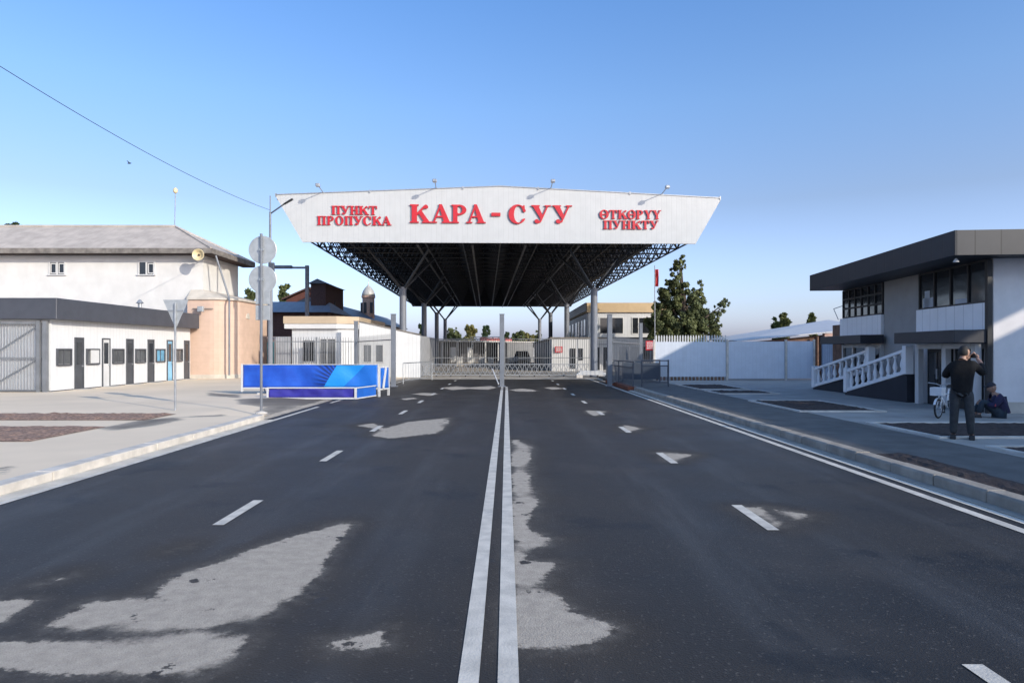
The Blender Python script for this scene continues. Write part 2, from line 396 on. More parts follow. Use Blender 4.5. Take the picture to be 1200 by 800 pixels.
# left pavement with damp stains
WETL = [z5(p) for p in ([(270,130),(380,108),(470,99),(482,106),(400,125),(300,136)], [(640,62),(700,66),(770,62),(900,52),(930,48),(880,30),(760,42),(640,48)],
        [(760,44),(905,22),(930,40),(800,60),(740,84),(690,78)], [(480,100),(600,88),(590,96)], [(560,30),(640,36),(640,44),(560,38)], [(-10,244),(20,240),(10,258)])]
def wet_left(X, Y):
    d = np.full(X.shape, 1e3)
    for p in WETL: d = np.minimum(d, sdf(p, X, Y))
    return np.clip(d, -2, 2)
m_pav = surface_mat('dusty pavement', (.19,.165,.135), (.34,.30,.25), (.74,.61,.455), .30, lo=-.15, hi=.25, wet_rough=.7, speck=False, spec=.12)
def pav_left_z(X, Y):
    return np.where(X > -6.6, np.where(Y < 17.5, .10, .012), np.where(Y > 17.5, np.clip(.012+(-6.6-X)*.06, .012, .10), .10))
ysl = np.concatenate([np.array([-30, -10, 0, 4]), np.arange(5, 44.6, .16)])
me = grid_mesh('left_pavement', np.concatenate([np.array([-60,-45,-34,-26]), np.arange(-22, -6.6, .12), np.array([-6.53])]), ysl, .1, {'dry': wet_left}, pav_left_z)
me.materials.append(m_pav); tag(link('left_pavement', me), kind='structure')
me = grid_mesh('driveway', np.linspace(-6.535, -6.195, 5), np.arange(17.62, 44.5, .2), .006, {'dry': lambda X, Y: np.full(X.shape, .02)})
me.materials.append(m_pav); tag(link('driveway', me), kind='structure')
# kerbs: stones with joints
def kerb(x0, x1, y0, y1, ztop, name, L=1.0, slope=.03, mat=None):
    mb = MB(); y = y0
    while y < y1-.01:
        e = min(y+L, y1); j = random.uniform(-.006, .006); dz = random.uniform(-.006, .006)
        mb.prismY([(x0+j, -.05), (x1+j, -.05), (x1+j, ztop+dz-(slope if x0 > 0 else 0)*0), (x1+j-.02, ztop+dz), (x0+j+.02, ztop+dz), (x0+j, ztop+dz-.03)], y+.008, e-.008); y = e
    return tag(mb.build(name, mat or m_kerb, bevel=.008), kind='structure')
kerb(-6.52, -6.24, -20, 17.6, .125, 'left_kerb', 1.4)
kerb(5.62, 5.86, -20, 33.2, .15, 'right_kerb', 1.0, mat=M('shaded kerb concrete', (.31,.275,.23), .9, var=.2, scale=3, bump=.4, bscale=50, grime=.4, grimecol=(.14,.13,.12)))  # right kerb concrete made darker: the shade on it is in the colour
m_gutter = M('concrete gutter', (.38,.33,.27), .85, var=.2, scale=2, bump=.3, bscale=60, grime=.4, grimecol=(.12,.11,.1))
m_gutter_pale = M('pale concrete gutter', (.56,.51,.43), .9, var=.15, scale=2, bump=.3, bscale=60, grime=.3, grimecol=(.3,.26,.22))
tag(MB().box(-6.236, -5.985, -20, 17.5, -.08, .006).build('gutter', m_gutter_pale), kind='structure')
tag(MB().box(5.452, 5.615, -20, 44.4, -.08, .012).build('gutter', m_gutter), kind='structure')
# right pavement: asphalt strip, concrete walk, soil beds
tag(MB().box(5.865, 8.05, -20, 44.4, -.08, .12).build('right_path', m_asph_path), kind='structure')
m_walk = M('grey concrete walk', (.35,.325,.29), .9, var=.12, scale=1.2, bump=.25, bscale=40, stripe=(1,2.0,.012), stripe_dark=.6)
tag(MB().box(8.055, 40, -20, 44.4, -.08, .124).build('right_walk', m_walk), kind='structure')
def bed(x0, x1, y0, y1, z, mat, edge=True):
    n = 14
    def zf(X, Y):
        b = np.minimum(np.minimum(X-x0, x1-X), np.minimum(Y-y0, y1-Y))
        return z+np.clip(b*.2, 0, .035)+rng.normal(0, .009, X.shape)*(b > .01)
    me = grid_mesh('soil_bed', np.linspace(x0, x1, max(8, int((x1-x0)/.12))), np.linspace(y0, y1, max(6, int((y1-y0)/.12))), z, None, zf)
    me.materials.append(mat); tag(link('soil_bed', me), kind='structure')
    if edge:
        e = MB()
        for a in ((x0-.1, x0, y0-.1, y1+.1), (x1, x1+.1, y0-.1, y1+.1)): e.box(*a, z-.1, z+.035)
        e.box(x0, x1, y0-.1, y0, z-.1, z+.035); e.box(x0, x1, y1, y1+.1, z-.1, z+.035)
        tag(e.build('bed_edging', m_kerb, bevel=.01), kind='structure')
for a in ((8.3,12.6,7.2,11.6), (8.25,12.4,12.95,15.4), (7.95,10.1,18.4,22.1), (8.1,10.2,25.7,27.5), (8.1,10.1,28.6,32.2)): bed(*a, .13, m_soil_dark)
bed(5.95, 6.45, 6.6, 11.0, .126, m_soil_dark, False)
for a in ((-22,-8.7,16.4,18.0), (-20,-8.8,12.6,15.0)): bed(*a, .108, m_soil, False)
# road markings
m_line = M('worn road paint', (.58,.535,.46), .75, var=.14, scale=5, bump=.25, bscale=60, grime=.7, grimecol=(.3,.29,.27))
mk = MB()
def stripe(x0, x1, y0, y1, z=.005):
    n = max(1, int((y1-y0)/1.2))
    for i in range(n):
        a = y0+(y1-y0)*i/n; b = y0+(y1-y0)*(i+1)/n
        mk.add([(x0,a,z),(x1,a,z),(x1,b,z),(x0,b,z)], [(0,1,2,3)])
stripe(-.262, -.15, -10, 30.5); stripe(-.048, .068, -10, 30.5)
for k in range(3): stripe(-.262, -.15, 30.8+k*.8, 31.3+k*.8); stripe(-.048, .068, 30.8+k*.8, 31.3+k*.8)
stripe(5.06, 5.19, -10, 33); stripe(5.33, 5.44, -10, 30, .006); stripe(-5.98, -5.86, -10, 21.5); stripe(-5.98, -5.86, 23, 42); stripe(5.0, 5.12, 34, 44)
for k in range(-1, 10):
    if k >= 0: stripe(-3.02, -2.90, 7.0+k*4.0, 8.15+k*4.0)
    stripe(2.60, 2.72, 6.85+k*4.0-.05, 7.95+k*4.0-.05)
tag(mk.build('road_markings', m_line), kind='structure')

# ------------------------------------------------------------------ the border canopy
OC = (-.35, 40.0, 0.0)
can = thing('border_canopy', 'huge flat steel checkpoint canopy on branching columns with a white sign front and red lettering', 'canopy', OC, R(1.7))
LEN, HB, HT = 59.0, 11.1, 13.0
zb, ze, zc = 8.1, 10.62, 11.2
def topz(x): return zc-(zc-ze)*abs(x)/HT
mb = MB()   # roof deck: two thin slopes
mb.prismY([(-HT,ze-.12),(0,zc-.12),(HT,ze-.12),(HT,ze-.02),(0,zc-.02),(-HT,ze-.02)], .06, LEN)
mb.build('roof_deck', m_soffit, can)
mb = MB(); nx = 10; md = 2*HB/nx; ny = 26; mdy = LEN/ny
bot = lambda i, j: (-HB+md*i, .15+mdy*j*.994, zb)
top = lambda i, j: (-HB-md/2+md*i, .3+mdy*(j-.5)*.994 if j > 0 else .3, topz(-HB-md/2+md*i)-.3)
rr = .052
for j in range(ny+1):
    for i in range(nx+1):
        if i < nx: mb.tube(bot(i,j), bot(i+1,j), rr, 5, caps=False)
        if j < ny: mb.tube(bot(i,j), bot(i,j+1), rr, 5, caps=False)
        for a in (0, 1):
            for b in (0, 1):
                if j+b <= ny: mb.tube(bot(i,j), top(i+a,j+b), rr*.8, 4, caps=False)
for j in range(ny+1):
    for i in range(nx+2):
        if i < nx+1: mb.tube(top(i,j), top(i+1,j), rr*.8, 4, caps=False)
        if j < ny: mb.tube(top(i,j), top(i,j+1), rr*.8, 4, caps=False)
mb.build('space_frame', m_frame_steel, can)
# the middle bays are close boarded above the lower chord
mb = MB()
for x in (-4.9, -1.65, 1.5, 4.7):
    t = MB()
    for k in range(12):
        t.box(x-.06, x+.06, .4+k*4.88, .4+k*4.88+4.7, zb-.16, zb-.08)
    t.build('cable_tray', m_tray, can)
# fascia
fb = MB(); fpts = [(-11.48,zb-.08),(11.5,zb-.08),(13.0,ze+.02),(12.9,ze+.1),(0,zc+.12),(-12.9,ze+.12),(-13.0,ze+.02)]
fb.prismY(fpts, -.12, 0.0)
fascia = fb.build('fascia', m_sign_white, can)
fb = MB(); fb.prismY(fpts, LEN+.02, LEN+.12); fb.build('rear_fascia', m_soffit, can)
t = MB()
for a, b in (((-12.95,ze+.14),(0,zc+.14)), ((0,zc+.14),(12.95,ze+.12))): t.beam((a[0],-.06,a[1]), (b[0],-.06,b[1]), .2, .05)
for x in (-13, -7.6, -2.2, 2.2, 7.6, 12.95): t.box(x-.04, x+.04, -.17, .05, topz(x)+.02, topz(x)+.2)
t.build('coping', m_galv, fascia)

def glyph(ch):
    S = []     # list of (sign, function)
    def poly(*p): S.append((1, lambda X, Y, p=p: sdf(p, X, Y)))
    def cut(*p): S.append((-1, lambda X, Y, p=p: sdf(p, X, Y)))
    def rect(x0, x1, y0, y1): poly((x0,y0),(x1,y0),(x1,y1),(x0,y1))
    def ell(cx, cy, rx, ry, sg=1): S.append((sg, lambda X, Y: (np.hypot((X-cx)/rx, (Y-cy)/ry)-1)*min(rx, ry)))
    def stroke(a, b, w):
        a = np.array(a, float); b = np.array(b, float); e = b-a
        def f(X, Y):
            t = np.clip(((X-a[0])*e[0]+(Y-a[1])*e[1])/(e@e), 0, 1)
            return np.hypot(X-a[0]-e[0]*t, Y-a[1]-e[1]*t)-w/2
        S.append((1, f))
    sh = .08
    def stem(x0, x1, tp=True, bt=True):
        rect(x0, x1, 0, 1)
        if bt: rect(x0-.09, x1+.09, 0, sh); poly((x0-.03,sh),(x1+.03,sh),(x1,sh+.05),(x0,sh+.05))
        if tp: rect(x0-.09, x1+.09, 1-sh, 1); poly((x0,1-sh-.05),(x1,1-sh-.05),(x1+.03,1-sh),(x0-.03,1-sh))
    if ch == 'П': stem(.1,.36); stem(.64,.9); rect(.05,.95,.9,1)
    elif ch == 'Н': stem(.1,.36); stem(.64,.9); rect(.3,.7,.46,.57)
    elif ch == 'К':
        stem(.1,.37); stroke((.36,.46),(.72,.88),.11); ell(.79,.87,.115,.115); stroke((.66,.8),(.8,.95),.09)
        poly((.44,.5),(.58,.68),(.98,.06),(.69,.06)); rect(.6,1.07,0,sh)
    elif ch == 'Т':
        stem(.37,.64, False); rect(.02,.98,.9,1); poly((.02,1),(.02,.64),(.08,.64),(.22,.92)); poly((.98,1),(.98,.64),(.92,.64),(.78,.92))
    elif ch == 'Р':
        ell(.46,.715,.45,.285); cut((-1,-1),(.3,-1),(.3,2),(-1,2)); ell(.47,.715,.17,.185,-1); stem(.1,.38)
    elif ch == 'А':
        stroke((.16,.04),(.5,.97),.1); poly((.4,1.02),(.58,1.02),(.98,.05),(.66,.05)); rect(.25,.75,.3,.39); rect(0,.34,0,sh); rect(.56,1.07,0,sh)
    elif ch == 'У':
        poly((.06,.96),(.39,.96),(.66,.36),(.53,.2)); stroke((.87,.94),(.5,.12),.1); stroke((.5,.12),(.36,.05),.1); ell(.3,.13,.12,.12)
        rect(0,.47,1-sh,1); rect(.7,1.06,1-sh,1)
    elif ch == 'Ү':
        poly((.06,.96),(.36,.96),(.64,.4),(.38,.4)); stroke((.85,.94),(.55,.42),.11); rect(.37,.64,0,.48); rect(.27,.74,0,sh); rect(0,.45,1-sh,1); rect(.68,1.02,1-sh,1)
    elif ch == 'С':
        ell(.5,.5,.5,.53); ell(.56,.5,.25,.44,-1); cut((.56,.24),(1.2,.3),(1.2,.66),(.56,.62)); poly((.82,.99),(.9,.99),(.92,.6),(.84,.6),(.72,.86))
    elif ch in 'ОӨ':
        ell(.5,.5,.5,.53); ell(.5,.5,.23,.43,-1)
        if ch == 'Ө': rect(.2,.8,.44,.56)
    elif ch == '-': S.append((1, lambda X, Y: np.maximum(np.abs(X-.5)-.42, np.abs(Y-.48)-.05)-.05))
    h = 1/44; xs = np.arange(-.12, 1.16, h); yy = np.arange(-.1, 1.12, h); X, Y = np.meshgrid(xs, yy)
    D = np.full(X.shape, 9.)
    for sg, f in S: D = np.minimum(D, f(X, Y)) if sg > 0 else np.maximum(D, -f(X, Y))
    D = D+.007
    D = np.where(np.abs(D) < 1e-4, 1e-4, D)
    V = {}; co = []; faces = []; walls = []
    def vid(key, p):
        if key not in V: V[key] = len(co); co.append(p)
        return V[key]
    nj, ni = D.shape
    for j in range(nj-1):
        for i in range(ni-1):
            c = [(i,j),(i+1,j),(i+1,j+1),(i,j+1)]; d = [D[q[1],q[0]] for q in c]
            if min(d) > 0: continue
            ring = []
            for k in range(4):
                a, b = c[k], c[(k+1)%4]; da, db = d[k], d[(k+1)%4]
                if da < 0: ring.append((vid(a, (xs[a[0]], yy[a[1]])), 0))
                if (da < 0) != (db < 0):
                    s = da/(da-db); key = (min(a,b), max(a,b))
                    ring.append((vid(key, (xs[a[0]]+(xs[b[0]]-xs[a[0]])*s, yy[a[1]]+(yy[b[1]]-yy[a[1]])*s)), 1))
            if len(ring) >= 3:
                faces.append([r[0] for r in ring])
                for k in range(len(ring)):
                    if ring[k][1] and ring[(k+1) % len(ring)][1]: walls.append((ring[k][0], ring[(k+1) % len(ring)][0]))
    n = len(co); vs = [(x, 0, z) for x, z in co]+[(x, 1, z) for x, z in co]
    me = bpy.data.meshes.new('letter')
    fs = faces+[[a, a+n, b+n, b] for a, b in walls]
    me.from_pydata(vs, [], fs); me.materials.append(m_red); me.materials.append(m_red_side)
    me.polygons.foreach_set('material_index', [0]*len(faces)+[1]*len(walls))
    bm = bmesh.new(); bm.from_mesh(me); bmesh.ops.recalc_face_normals(bm, faces=bm.faces)
    bm.to_mesh(me); bm.free()
    # front faces towards -y
    return me
GL = {}
PXM = 39.85/800
def letters(seq, y0, y1, dep):
    for ch, a, b in seq:
        if ch not in GL: GL[ch] = glyph(ch)
        o = link('letter', GL[ch], fascia)
        w = (b-a)*PXM; k = 1.0/1.04
        o.scale = (w*k, dep, (y1-y0)*PXM)
        o.location = ((a-586.2)*PXM, -.12-dep-.012, 1.8+(VY-y1)*PXM)
letters([('К',480,505),('А',504.5,528.5),('Р',528.5,549),('А',546,568.5),('-',575,587),('С',595.5,617.5),('У',622,645),('У',647,670)], 240.3, 262, .09)
letters([('П',389.5,400.5),('У',400,411),('Н',411,421.5),('К',421,433),('Т',432.5,443)], 242.5, 252.8, .08)
letters([('П',373,384),('Р',384.3,393.5),('О',393.8,404),('П',404.5,415),('У',415,426),('С',426,436.5),('К',436.5,448.5),('А',447.5,459)], 254.5, 265, .08)
letters([('Ө',702.5,714),('Т',714,724),('К',724,736),('Ө',735.5,746),('Р',746,755.5),('Ү',755.5,765.5),('Ү',765.5,776)], 245.5, 256, .08)
letters([('П',707,718.5),('У',718.5,728.5),('Н',729,740.5),('К',740.5,752.5),('Т',752,762),('У',762,772.5)], 257.8, 268, .08)
for x in (-10.3, -3.75, 2.95, 9.5):
    t = MB(); z = topz(x)+.18
    t.tube((x,.3,z-.05), (x,-1.25,z+.12), .028, 6); t.tube((x,.3,z-.3), (x,-.2,z+.02), .02, 5)
    f = t.build('floodlight_arm', m_galv, can)
    t = MB(); t.box(x-.12, x+.12, -1.45, -1.2, z+.02, z+.2); t.build('lamp_head', m_galv, f, bevel=.03)
# columns
m_strut = M('strut paint', (.028,.031,.037), .5)
mcol = M('column paint', (.15,.165,.195), .45, var=.08, grime=.1)
for yy_ in (5.0, 20.3, 35.6, 51.0):
    for sx in (-1, 1):
        x = 6.3*sx
        c = MB(); c.lathe([(.3,0),(.3,.25),(.225,.27),(.225,5.75),(.26,5.77),(.26,5.9)], (x,yy_,0), 20)
        col = c.build('column', mcol, can, smooth=False)
        for ax in (-1, 1):
            for ay in (-1, 1):
                MB().tube((x+ax*.1,yy_+ay*.1,5.8), (x+ax*1.9,yy_+ay*2.2,zb), .085, 8).build('strut', m_strut, col)

# ------------------------------------------------------------------ gates and fences at the line
GP = [(-9.1,41.3,'grey steel post carrying the spiked fence in front of the white guard house'),
      (-5.5,33.2,'grey steel gate post beside the right end of the blue banner'),
      (-.22,33.2,'grey steel gate post mid road where the double white line ends'),
      (5.05,33.4,'grey steel gate post at the right road edge beside the low dark railing'),
      (8.75,44.5,'grey steel post left of the red notice by the white fence')]
first = None
for x, y, lb in GP:
    if first is None:
        first = thing('gate_post', lb, 'post', (x,y,0), 0, 'tall grey posts along the gate line')
        MB().box(-.11, .11, -.11, .11, 0, 3.5).build('shaft', m_grey_steel, first, bevel=.012)
        MB().box(-.2, .2, -.2, .2, 0, .03).build('base_plate', m_grey_steel, first)
        MB().box(-.125, .125, -.125, .125, 3.5, 3.53).build('cap', m_grey_steel, first)
    else: copy_tree(first, None, (x,y,0), None, lb)
def barfence(name, label, cat, A, B, z0, z1, gap=.15, r=.014, spike=True, mat=None, group=None, rails=None, posts=()):
    A = Vector((*A, 0)); B = Vector((*B, 0)); L = (B-A).length; d = (B-A)/L
    t = thing(name, label, cat, A, math.atan2(d.y, d.x), group); mat = mat or m_gate_grey
    b = MB(); n = int(L/gap)
    for i in range(n+1):
        x = min(L, i*gap)
        b.box(x-r, x+r, -r, r, z0, z1)
        if spike: b.hexa([(x-r,-r,z1),(x+r,-r,z1),(x+r,r,z1),(x-r,r,z1),(x-.003,-.003,z1+.09),(x+.003,-.003,z1+.09),(x+.003,.003,z1+.09),(x-.003,.003,z1+.09)])
    b.build('bar_panel', mat, t)
    for z in (rails or (z0+.05, z1-.22)): MB().box(0, L, -.03, .03, z-.025, z+.025).build('rail', mat, t)
    for x in posts: MB().box(x-.05, x+.05, -.05, .05, 0, z1+.05).build('post', mat, t)
    return t
barfence('spiked_fence', 'grey spiked bar fence in front of the white guard house', 'fence', (-14.2,41.3), (-9.25,41.3), .12, 2.5, .16, posts=(2.7,))
barfence('spiked_fence', 'grey spiked bar fence running back from the banner to the guard house corner', 'fence', (-5.65,33.4), (-8.95,41.2), .12, 2.5, .2, .009)
barfence('spiked_fence', 'grey spiked bar fence between right road edge post and red notice', 'fence', (5.2,33.6), (8.65,44.4), .12, 2.4, .2, .009)
barfence('sliding_gate', 'tall grey bar gate across left lanes under the canopy', 'gate', (-7.2,50.0), (-.4,50.0), .1, 2.6, .16, .016, False, None, None, (.12, 1.2, 2.58), (0.05, 6.75))
barfence('sliding_gate', 'tall grey bar gate across right lanes under the canopy', 'gate', (-.2,50.1), (6.2,50.1), .1, 2.6, .16, .016, False, None, None, (.12, 1.2, 2.58), (0.05, 6.35))
barfence('bar_fence', 'dark bar fence running from the yellow topped office towards the red notice', 'fence', (6.4,50.2), (12.0,46.0), .1, 2.4, .16)
m_scissor = M('scissor gate aluminium', (.28,.29,.30), .4, .4)
def scissor(x0, x1, y, label):
    t = thing('folding_gate', label, 'gate', (x0,y,0)); L = x1-x0; n = int(L/.32)
    b = MB(); s = L/n
    for i in range(n):
        b.beam((i*s,-.02,.14), ((i+1)*s,-.02,.8), .02, .03); b.beam((i*s,.02,.8), ((i+1)*s,.02,.14), .02, .03)
    b.build('lattice', m_scissor, t)
    for z in (.13, .83): MB().box(0, L, -.035, .035, z-.03, z+.03).build('rail', m_scissor, t)
    w = MB()
    for i in range(0, n+1, 3): w.lathe([(.05,-.02),(.05,.02)], (i*s, 0, .05), 10, 'y')
    w.build('casters', m_rubber, t)
scissor(-5.6, -.45, 45.0, 'low silver scissor lattice gate across the left lanes')
scissor(-.1, 5.4, 45.0, 'low silver scissor lattice gate across the right lanes')
t = thing('crowd_barrier', 'small grey crowd control barrier between blue banner and scissor gate', 'barrier', (-5.3,35.0,0))
b = MB(); b.path([(0,0,.05),(0,0,1.1),(1.0,4.4,1.1),(1.0,4.4,.05)], .025); b.build('frame', m_galv, t)
b = MB(); [b.tube((i*.083,i*.366,.2), (i*.083,i*.366,1.1), .01, 5) for i in range(1, 12)]; b.tube((0,0,.2), (1,4.4,.2), .02, 6); b.build('bars', m_galv, t)
# dark railings by the right kerb
t = thing('railing', 'low dark railing with thin bars along the right kerb beside the gate post', 'railing', (5.3,36.8,0), 0)
b = MB()
A = Vector((.1,0,0)); B = Vector((.3,-6.6,0))
for z in (1.25, 1.0, .12): b.beam(A+Vector((0,0,z)), B+Vector((0,0,z)), .05, .05)
for k in (0, .5, 1): b.beam(A.lerp(B,k), A.lerp(B,k)+Vector((0,0,1.28)), .06, .06)
b.build('frame', m_dark_steel, t)
b = MB(); [b.beam(A.lerp(B,k/44)+Vector((0,0,.12)), A.lerp(B,k/44)+Vector((0,0,1.0)), .014, .014) for k in range(45)]; b.build('bars', m_dark_steel, t)
MB().box(.05, .42, -6.7, .1, 0, .16).build('rusty_footing', m_rust, t)
t = thing('railing', 'low dark blue mesh railing standing across the right pavement', 'railing', (6.1,30.8,.12), 0)
b = MB()
for z in (1.18, .95, .2): b.box(0, 1.2, -.025, .025, z-.025, z+.025)
for x in (0, 1.2): b.box(x-.03, x+.03, -.03, .03, 0, 1.22)
b.build('frame', m_dark_steel, t)
b = MB(); [b.box(i*.05-.007, i*.05+.007, -.008, .008, .2, .95) for i in range(1, 24)]; b.build('bars', m_dark_steel, t)
t = thing('railing', 'dark blue sheet railing behind the mesh railing beside white fence', 'railing', (6.0,35.2,.12), 0)
b = MB(); b.box(0, 1.9, -.012, .012, .15, 1.0); b.build('sheet', M('dark blue sheet', (.03,.045,.07), .6), t)
b = MB(); b.box(-.03, 1.93, -.03, .03, 1.1, 1.16); [b.box(x-.03, x+.03, -.032, .032, 0, 1.1) for x in (0, 1.9)]; b.build('frame', m_dark_steel, t)
# notices
def notice(label, loc, w, h, pole=False):
    t = thing('notice_board', label, 'sign', loc)
    MB().box(-w/2, w/2, -.012, .012, 0, h).build('panel', m_red, t)
    b = MB()
    for k in range(4):
        z = h*(.82-.2*k); x = -w*.4; 
        while x < w*.38:
            l = random.uniform(.06, .13)*w*1.4; b.box(x, min(x+l, w*.42), -.02, -.012, z-h*.05, z+h*.05); x += l+.03*w
    b.build('writing', m_white_paint, t)
    if pole: MB().box(-.03, .03, .014, .06, -1.75, h).build('post', m_gate_grey, t)
notice('red notice with lines of white writing fixed to the fence beside the big tree', (9.35,44.3,1.75), .62, .62, True)
notice('small red notice on the white low office beyond the gates', (4.35,56.85,1.55), .62, .5)
t = tag(MB().beam((-.75,36.5,.75), (-.4,34.4,.06), .05, .05).build('leaning_pole', m_white_paint), 'short white pole leaning against the middle gate post', 'pole')
t = thing('plank_stack', 'pale boards stacked at the foot of the right front column', 'boards', (5.35,43.6,0))
for i in range(3): MB().box(-.9+.1*i, 1.1-.15*i, -.25, .25, .18+.09*i, .265+.09*i).build('board', m_white_paint, t, bevel=.008)
MB().box(-.9, -.5, -.3, .3, 0, .18).build('support_block', m_kerb, t); MB().box(.5, .9, -.3, .3, 0, .18).build('support_block', m_kerb, t)

# ------------------------------------------------------------------ blue banners
def cloth(mb, x0, x1, z0, z1, y, n=40, k=8, amp=.02, seed=0):
    r = np.random.default_rng(seed); ph = r.uniform(0, 6, 6)
    f = lambda u, v: amp*(math.sin(9*u*(x1-x0)/3+ph[0]+2*v)+.7*math.sin(17*u+ph[1]-3*v)+.5*math.sin(31*u+ph[2]+4*v)+.5*math.sin(5*v+8*u+ph[3]))
    vs = [(x0+(x1-x0)*i/n, y+f(i/n, j/k), z0+(z1-z0)*j/k) for j in range(k+1) for i in range(n+1)]
    vs2 = [(a, b+.012, c) for a, b, c in vs]; N = len(vs)
    fs = [(j*(n+1)+i, j*(n+1)+i+1, (j+1)*(n+1)+i+1, (j+1)*(n+1)+i) for j in range(k) for i in range(n)]
    fs += [tuple(N+q for q in f[::-1]) for f in fs]
    edge = [i for i in range(n)]; 
    fs += [(i, N+i, N+i+1, i+1) for i in range(n)]+[(k*(n+1)+i, k*(n+1)+i+1, N+k*(n+1)+i+1, N+k*(n+1)+i) for i in range(n)]
    fs += [(j*(n+1), (j+1)*(n+1), N+(j+1)*(n+1), N+j*(n+1)) for j in range(k)]+[(j*(n+1)+n, N+j*(n+1)+n, N+(j+1)*(n+1)+n, (j+1)*(n+1)+n) for j in range(k)]
    mb.add(vs+vs2, fs)
def banner_mat():
    m = bpy.data.materials.new('printed banner cloth'); m.use_nodes = True; t = m.node_tree; b = t.nodes['Principled BSDF']
    b.inputs['Roughness'].default_value = .42
    tc = nd(t, 'ShaderNodeTexCoord').outputs['Object']; sp = nd(t, 'ShaderNodeSeparateXYZ'); t.links.new(tc, sp.inputs[0])
    x, z = sp.outputs[0], sp.outputs[2]
    n = noise(t, tc, 1.6, 3)
    blue = mixc(t, ramp(t, n, .3, .7), (.009,.065,.42), (.014,.095,.52))
    # radiating dark streaks, a cyan and a mid blue band: the print itself
    ang = mth(t, 'ARCTAN2', mth(t, 'SUBTRACT', z, .35), mth(t, 'SUBTRACT', 3.95, x))
    st = mth(t, 'GREATER_THAN', mth(t, 'SINE', mth(t, 'MULTIPLY', ang, 42.)), -.1)
    win = mth(t, 'MULTIPLY', ramp(t, x, 2.55, 3.25), st)
    c = mixc(t, mth(t, 'MULTIPLY', win, .85), blue, (.006,.02,.10))
    e1 = mth(t, 'SUBTRACT', x, mth(t, 'ADD', mth(t, 'MULTIPLY', z, .60), 2.98))
    c = mixc(t, mth(t, 'GREATER_THAN', e1, 0), c, (.014,.26,.72))
    e2 = mth(t, 'SUBTRACT', x, mth(t, 'ADD', mth(t, 'MULTIPLY', z, 1.0), 3.6))
    c = mixc(t, mth(t, 'GREATER_THAN', e2, 0), c, (.012,.15,.58))
    t.links.new(c, b.inputs['Base Color'])
    bn = nd(t, 'ShaderNodeBump'); bn.inputs['Strength'].default_value = .3; bn.inputs['Distance'].default_value = .05
    t.links.new(noise(t, tc, 3.5, 4), bn.inputs['Height']); t.links.new(bn.outputs[0], b.inputs['Normal'])
    return m
t = thing('banner_stand', 'long blue and cyan printed banner stretched on a low white frame', 'banner', (-10.1,26.0,.1))
b = MB(); cloth(b, .06, 5.2, .26, 1.12, 0, 80, 10, .026, 3); b.build('banner_cloth', banner_mat(), t, smooth=True)
b = MB(); b.box(.03, 5.24, -.02, .045, 1.12, 1.145); b.box(.03, 5.24, -.02, .045, .22, .26); b.box(0, .06, -.03, .05, .1, 1.15); b.box(5.2, 5.24, -.03, .05, .1, 1.15)
b.build('frame', m_white_paint, t)
b = MB()
for x in (.6, 2.6, 4.6): b.beam((x,.05,1.1), (x,.9,0), .05, .05); b.beam((x,.05,.02), (x,.9,.02), .05, .04)
b.build('prop', m_white_paint, t)
t = thing('banner_stand', 'blue banner panel turned back along the road edge with a torn white strip', 'banner', (-4.86,26.1,.0), R(76))
b = MB(); cloth(b, .03, 0.85, .3, 1.1, 0, 24, 8, .02, 8); b.build('banner_cloth', m_banner_mid, t, smooth=True)
b = MB(); b.box(0, .88, -.03, .04, 1.1, 1.14); b.box(0, .88, -.03, .04, .25, .3); b.box(.84, .9, -.03, .05, 0, 1.15); b.box(-.04, .03, -.03, .05, 0, 1.15); b.beam((.25,-.05,.3), (.5,-.05,1.1), .03, .14); b.build('frame', m_white_paint, t)
t = thing('banner_stand', 'low violet blue banner box standing on the pavement in front of the long blue banner', 'banner', (-8.5,24.3,.04))
b = MB(); cloth(b, .05, 3.1, .06, .38, -.02, 50, 6, .018, 5); b.build('banner_cloth', m_banner_purple, t, smooth=True)
b = MB(); b.box(0, 3.15, -.05, .02, .38, .42); b.box(0, 3.15, -.05, .02, 0, .055); b.box(-.02, .05, -.06, .03, 0, .42); b.box(3.1, 3.17, -.06, .03, 0, .42); b.build('frame', m_white_paint, t)
b = MB(); b.prism([(3.14,.03),(3.17,.03),(3.55,1.6),(3.52,1.6)], .04, .38); b.build('side_cloth', m_banner_mid, t)
b = MB(); b.prism([(3.13,.03),(3.19,.03),(3.57,1.6),(3.51,1.6)], 0, .04); b.prism([(3.13,.03),(3.19,.03),(3.57,1.6),(3.51,1.6)], .38, .41); b.build('side_rail', m_white_paint, t)

